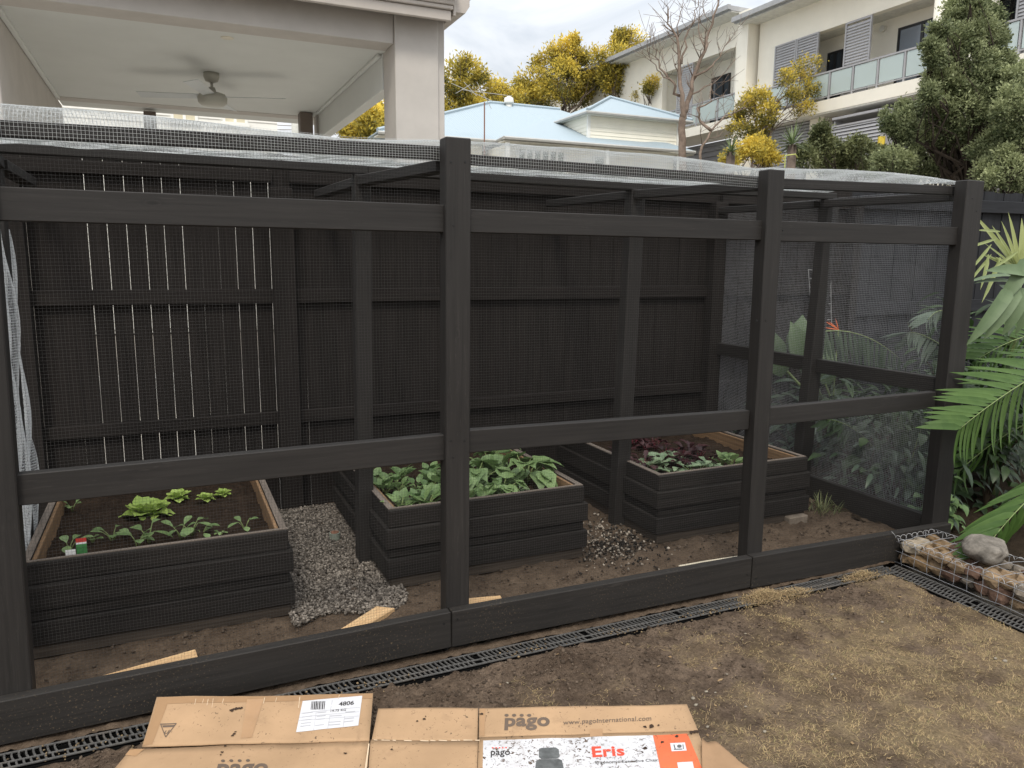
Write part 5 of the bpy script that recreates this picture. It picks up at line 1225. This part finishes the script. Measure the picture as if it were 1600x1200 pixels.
# ------------------------------------------------------------------ trees
BARK=m_plain('grey_brown_bark',(.14,.11,.09,1),.9,.1,0,.3,8); BARKD=m_plain('dead_grey_bark',(.20,.155,.125,1),.9,.1,0,.3,8)
BARKS=m_plain('dark_shrub_bark',(.05,.04,.032,1),.9,.1,0,.3,8)  # darker bark colour so the shrub limbs stand out less
L_WAT=m_leaf('wattle_blossom_and_leaf',(.10,.105,.034,1),(.88,.68,.115,1),.6,.35,.2)
L_BUSH=m_leaf('lilly_pilly_leaf',(.045,.066,.026,1),(.47,.51,.27,1),.5,.35,.25)
L_PIT=m_leaf('olive_green_leaf',(.045,.06,.025,1),(.25,.265,.115,1),.5,.2,.3)
L_YUC=m_leaf('yucca_blade',(.045,.075,.03,1),(.17,.22,.09,1),.4,.1,.4)
def crown(m,T,blobs,per,L,W,rnd,tintf,hole=.0,flat=1.0,up=.3,clump=-.12):
    """clumps of small blades through each blob's volume, densest near its shell."""
    rmax=sorted(b_[1] for b_ in blobs)[int(len(blobs)*.8)]
    for (c,r) in blobs:
        c=Vector(c)
        nclump=max(4,int(per*min(1.2,(r/rmax)**1.6+.06)))
        for _ in range(nclump):
            d=Vector((rnd.gauss(0,1),rnd.gauss(0,1),rnd.gauss(0,1))).normalized(); q=rnd.uniform(.25,1.0)**.5
            p=c+Vector((d.x*r*q,d.y*r*q,d.z*r*q*flat))
            if noise.noise(p*(1.6/max(r,.3)))<hole-.35 or noise.noise(p*(.55/L))<clump: continue
            tb=tintf(p,d,q)
            for _k in range(5):
                e=p+Vector((rnd.gauss(0,1),rnd.gauss(0,1),rnd.gauss(0,1)))*L*.8
                v=Vector((d.x+rnd.gauss(0,.7),d.y+rnd.gauss(0,.7),d.z+rnd.gauss(0,.6)+up)).normalized(); s=v.orthogonal().normalized(); s=(Matrix.Rotation(rnd.uniform(0,6.28),3,v)@s)
                l=L*rnd.uniform(.6,1.4); wd=W*rnd.uniform(.6,1.3)/2
                m.add([e,e+v*l*.5+s*wd,e+v*l,e+v*l*.5-s*wd],[(0,1,2,3)]); T.append(min(1,max(0,tb+rnd.gauss(0,.12))))
def limb(m,a,b,ra,rb,rnd,wig=.08,n=5):
    a=Vector(a); b=Vector(b); L=(b-a).length; pts=[a.lerp(b,i/n)+Vector((rnd.gauss(0,1),rnd.gauss(0,1),rnd.gauss(0,.6)))*L*wig*math.sin(PI*i/n) for i in range(n+1)]
    m.tube(pts,[ra+(rb-ra)*i/n for i in range(n+1)],6); return pts
def tree(name,base,fork,blobs,label,cat,mat,per,L,W,seed,tintf,r0=.14,bark=BARK,hole=0,flat=.8,group=None,sub=True):
    rnd=random.Random(seed); t=thing(name,base,label,cat,group); m=MB(); base=Vector(base); fork=Vector(fork)
    limb(m,base,fork,r0,r0*.75,rnd,.03)
    for (c,r) in ([b_ for i_,b_ in enumerate(blobs) if i_%4==0] if len(blobs)>20 else blobs):
        pts=limb(m,fork,Vector(c)+Vector((0,0,-r*.2)),r0*.5,r0*.12,rnd,.09)
        for _ in range(4): limb(m,pts[rnd.randint(2,4)],Vector(c)+Vector((rnd.gauss(0,.6),rnd.gauss(0,.6),rnd.gauss(.1,.4)))*r,r0*.2,r0*.05,rnd,.08,3)
    m.build('trunk',bark,t,True); m=MB();T=[]
    crown(m,T,blobs,per,L,W,rnd,tintf,hole,flat); m.build('crown',mat,t,False,0,T); return t
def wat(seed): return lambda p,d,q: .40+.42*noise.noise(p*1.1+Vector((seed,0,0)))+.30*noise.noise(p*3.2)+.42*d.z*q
def wtree(pxs,y,seed,label,fork,L=.15,per=330,name='wattle_tree',grp='yellow flowering wattle trees beyond the cottage',r0=.10):
    """pxs: clump centres in the photo with radius in photo pixels, at depth y."""
    bl=[]; rnd=random.Random(seed+50)
    for (px,py,r) in pxs:
        p=at(px,py,y=y+rnd.uniform(-.8,.8)); k_=(p-CAM).dot(fw)/FPX; bl.append((p,r*1.12*k_))
        for _ in range(3):
            a_=rnd.uniform(0,6.28); q_=p+(rt*math.cos(a_)*1.05+up*math.sin(a_)*.9)*r*k_; bl.append((q_,r*.42*k_))
    f=at(*fork,y=y); tree(name,(f.x,f.y,-.1),tuple(f),bl,label,'tree',L_WAT,per,L,L*.42,seed,wat(seed),r0,BARK,.08,.85,grp)
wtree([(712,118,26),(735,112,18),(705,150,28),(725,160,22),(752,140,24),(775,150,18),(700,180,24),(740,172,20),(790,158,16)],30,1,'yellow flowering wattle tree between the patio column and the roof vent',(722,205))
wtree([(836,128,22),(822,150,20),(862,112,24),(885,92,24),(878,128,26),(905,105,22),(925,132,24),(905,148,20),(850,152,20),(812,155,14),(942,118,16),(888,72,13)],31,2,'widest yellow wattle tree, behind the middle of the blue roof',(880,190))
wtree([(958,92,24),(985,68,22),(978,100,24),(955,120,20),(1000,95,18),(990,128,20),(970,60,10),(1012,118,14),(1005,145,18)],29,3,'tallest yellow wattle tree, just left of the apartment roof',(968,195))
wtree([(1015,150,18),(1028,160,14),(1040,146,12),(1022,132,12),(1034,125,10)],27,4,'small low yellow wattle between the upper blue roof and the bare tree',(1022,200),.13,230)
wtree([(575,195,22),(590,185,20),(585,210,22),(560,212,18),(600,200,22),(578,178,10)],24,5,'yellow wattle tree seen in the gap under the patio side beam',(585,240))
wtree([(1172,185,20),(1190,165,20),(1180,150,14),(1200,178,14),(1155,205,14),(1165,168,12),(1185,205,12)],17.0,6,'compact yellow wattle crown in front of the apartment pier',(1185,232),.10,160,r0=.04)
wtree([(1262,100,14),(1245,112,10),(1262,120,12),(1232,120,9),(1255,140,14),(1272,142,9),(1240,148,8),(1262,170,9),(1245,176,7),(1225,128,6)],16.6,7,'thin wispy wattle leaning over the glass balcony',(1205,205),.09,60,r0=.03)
# shrubs over the fence line
def shrub(pxs,y,seed,label,mat,L,per,tintf=None,name='shrub',W=.5,grp=None,cat='shrub',fork=None):
    bl=[]; rnd=random.Random(seed+80)
    for (px,py,r) in pxs:
        p=at(px,py,y=y+rnd.uniform(-.4,.4)); k_=(p-CAM).dot(fw)/FPX; bl.append((p,r*k_))
        for _ in range(4):
            a_=rnd.uniform(-.4,3.5); q_=p+(rt*math.cos(a_)+up*math.sin(a_))*r*k_*rnd.uniform(.85,1.15); bl.append((q_,r*rnd.uniform(.22,.4)*k_))
    c=sum((Vector(b[0]) for b in bl),Vector())/len(bl); f=Vector((c.x,c.y,c.z*.55)) if not fork else at(*fork,y=y)
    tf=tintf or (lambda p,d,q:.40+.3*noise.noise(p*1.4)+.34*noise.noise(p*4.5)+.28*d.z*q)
    return tree(name,(f.x,f.y,-.1),tuple(f),bl,label,cat,mat,per,L,L*W,seed,tf,.06,BARKS,.05,.9,grp)
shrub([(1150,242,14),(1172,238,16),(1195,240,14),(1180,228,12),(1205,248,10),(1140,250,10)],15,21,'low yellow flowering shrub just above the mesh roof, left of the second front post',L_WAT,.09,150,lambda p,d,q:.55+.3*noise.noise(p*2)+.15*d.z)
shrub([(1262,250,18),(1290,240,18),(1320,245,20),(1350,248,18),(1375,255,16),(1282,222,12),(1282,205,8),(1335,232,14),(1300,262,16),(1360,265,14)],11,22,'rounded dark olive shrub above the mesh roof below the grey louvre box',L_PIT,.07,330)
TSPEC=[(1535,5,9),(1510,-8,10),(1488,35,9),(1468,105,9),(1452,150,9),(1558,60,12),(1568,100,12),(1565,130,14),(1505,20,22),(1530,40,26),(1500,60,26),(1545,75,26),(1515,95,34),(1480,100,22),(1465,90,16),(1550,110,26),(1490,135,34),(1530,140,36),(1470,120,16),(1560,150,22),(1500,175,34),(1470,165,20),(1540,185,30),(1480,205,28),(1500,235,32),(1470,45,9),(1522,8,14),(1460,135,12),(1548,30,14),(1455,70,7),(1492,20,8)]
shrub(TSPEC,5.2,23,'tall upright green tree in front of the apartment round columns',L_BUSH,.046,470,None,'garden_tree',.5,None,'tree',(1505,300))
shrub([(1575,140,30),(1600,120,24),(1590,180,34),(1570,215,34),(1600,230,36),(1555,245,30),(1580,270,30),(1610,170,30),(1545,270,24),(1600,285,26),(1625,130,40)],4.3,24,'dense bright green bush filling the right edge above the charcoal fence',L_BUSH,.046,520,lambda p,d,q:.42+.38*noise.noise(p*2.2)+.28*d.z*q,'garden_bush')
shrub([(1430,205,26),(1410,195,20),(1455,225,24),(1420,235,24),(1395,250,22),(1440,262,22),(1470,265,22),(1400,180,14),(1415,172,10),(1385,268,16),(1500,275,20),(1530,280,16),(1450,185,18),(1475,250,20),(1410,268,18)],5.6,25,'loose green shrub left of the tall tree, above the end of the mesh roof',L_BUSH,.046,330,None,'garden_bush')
# yuccas
def yucca(px,py,y,r,label,n=60):
    c=at(px,py,y=y); rad=r*(c-CAM).dot(fw)/FPX; t=thing('yucca',(c.x,c.y,-.1),label,'yucca','yuccas in front of the apartments'); m=MB();T=[]; rnd=random.Random(int(px))
    for k in range(n):
        a=rnd.uniform(0,6.28); el=rnd.uniform(-.35,1.45); d=Vector((math.cos(a)*math.cos(el),math.sin(a)*math.cos(el),math.sin(el)))
        leaf(m,T,c,d,(0,0,1),rad*rnd.uniform(.8,1.15),rad*.10,'tri',.12,.15,4,rnd.uniform(.25,.9))
    m.build('blades',L_YUC,t,True,0,T); m=MB(); m.tube([(c.x,c.y,-.1),c],[.12,.09],8); m.build('trunk',BARK,t,True)
yucca(1142,238,10.6,28,'smaller spiky yucca below the bare tree, left of the low yellow shrub'); yucca(1238,226,10.2,38,'larger spiky yucca beside the dark olive shrub')
yucca(1372,262,9.5,30,'spiky yucca between the olive shrub and the loose green shrub',46)
q=at(1226,262,y=9); m=MB(); qt=at(1227,243,y=9); qe=at(1243,241,y=9); m.tube([(q.x,q.y,-.1),(q.x,q.y,qt.z-.03),qt,qe,at(1246,246,y=9)],.012,6); tag(m.build('garden_hook',m_plain('yellow_green_pipe',(.42,.45,.13,1),.5,.3),None,True,0,None,(q.x,q.y,0)),'thin yellow green hooked pipe standing behind the mesh roof','pipe')
# bare tree
rnd=random.Random(42)
BT=thing('bare_tree',tuple(at(1075,240,y=17.5).xy)+(-.1,),'leafless grey tree with many thin branches in front of the apartments','tree')
def bare(m,pts,r0,r1,y,par,kids=True):
    P=[at(px,py,y=y+dy) for px,py,dy in pts]; Q=[]
    for a,b in zip(P[:-1],P[1:]):
        for k in range(3): Q.append(a.lerp(b,k/3)+Vector((rnd.gauss(0,.02),rnd.gauss(0,.05),rnd.gauss(0,.02))))
    Q.append(P[-1]); n=len(Q); m.tube(Q,[(r0+(r1-r0)*(i/(n-1))**.8)*.62 for i in range(n)],6)
    if kids:
        for i in range(4,n-1):
            for _ in range(2):
                if rnd.random()<.6:
                    d=(Q[i]-Q[i-1]).normalized(); s=Vector((rnd.uniform(-1,1),rnd.uniform(-1,1),rnd.uniform(-.1,.9))); e=Q[i]+(d*.6+s).normalized()*rnd.uniform(.35,.95)
                    mid=Q[i].lerp(e,.5)+Vector((rnd.gauss(0,.06),rnd.gauss(0,.06),rnd.gauss(0,.06))); rr2=max(.006,(r0+(r1-r0)*i/n)*.2); m.tube([Q[i],mid,e],[rr2,rr2*.7,.005],5)
                    for _z in range(2):
                        e2=mid+(e-mid)*rnd.uniform(0,.8)+Vector((rnd.gauss(0,.22),rnd.gauss(0,.2),rnd.uniform(0,.32))); m.tube([mid,mid.lerp(e2,.5)+Vector((rnd.gauss(0,.03),0,0)),e2],[rr2*.6,.006,.004],4)
yT=17.5; m=MB()
bare(m,[(1066,330,0),(1066,230,0),(1066,190,0),(1068,180,0)],.22,.17,yT,BT,False)
for pts,a,b in (([(1066,190,0),(1064,150,0),(1062,100,.1),(1057,60,.2),(1045,35,.2),(1044,10,.3)],.15,.02),
 ([(1068,182,0),(1078,150,0),(1085,120,-.1),(1100,80,-.2),(1108,50,-.2),(1118,15,-.3),(1126,-15,-.3)],.15,.025),
 ([(1064,150,0),(1050,130,.2),(1032,105,.4),(1026,80,.4),(1022,55,.5)],.08,.012),
 ([(1062,100,.1),(1075,60,0),(1085,25,.1),(1092,0,.1)],.06,.012),
 ([(1057,60,.2),(1062,30,.1),(1066,5,.2)],.04,.01),
 ([(1085,120,-.1),(1110,105,-.4),(1128,80,-.5),(1140,55,-.5)],.06,.012),
 ([(1100,80,-.2),(1092,45,0),(1098,20,.1),(1104,-5,.1)],.04,.01),
 ([(1078,150,0),(1100,138,-.3),(1125,125,-.5),(1150,90,-.6)],.05,.01),
 ([(1045,125,.2),(1030,110,.5),(1015,85,.6),(1010,60,.6)],.04,.01)): bare(m,pts,a,b,yT,BT)
m.build('trunk',BARKD,BT,True)
for lb,base,limbs in (('bare leaning stem curving up to the right below the compact wattle',(1090,300),[[(1090,300,0),(1095,240,0),(1110,205,0),(1135,180,0),(1165,168,0)],[(1110,205,0),(1095,190,.2),(1090,170,.2),(1108,160,.2),(1112,130,.2)]]),):
    t=thing('bare_sapling',tuple(at(*base,y=16).xy)+(-.1,),lb,'tree'); m=MB()
    for pts in limbs: bare(m,pts,.09,.02,16,t)
    m.build('trunk',BARKD,t,True)
t=thing('leaning_branch_tree',tuple(at(1175,260,y=16.6).xy)+(-.1,),'dark curved stem that carries the wispy wattle crown','tree'); m=MB()
bare(m,[(1170,300,0),(1178,225,0),(1192,200,0),(1205,175,0),(1225,150,0),(1240,132,0)],.09,.03,16.6,t,False); m.build('trunk',BARK,t,True)
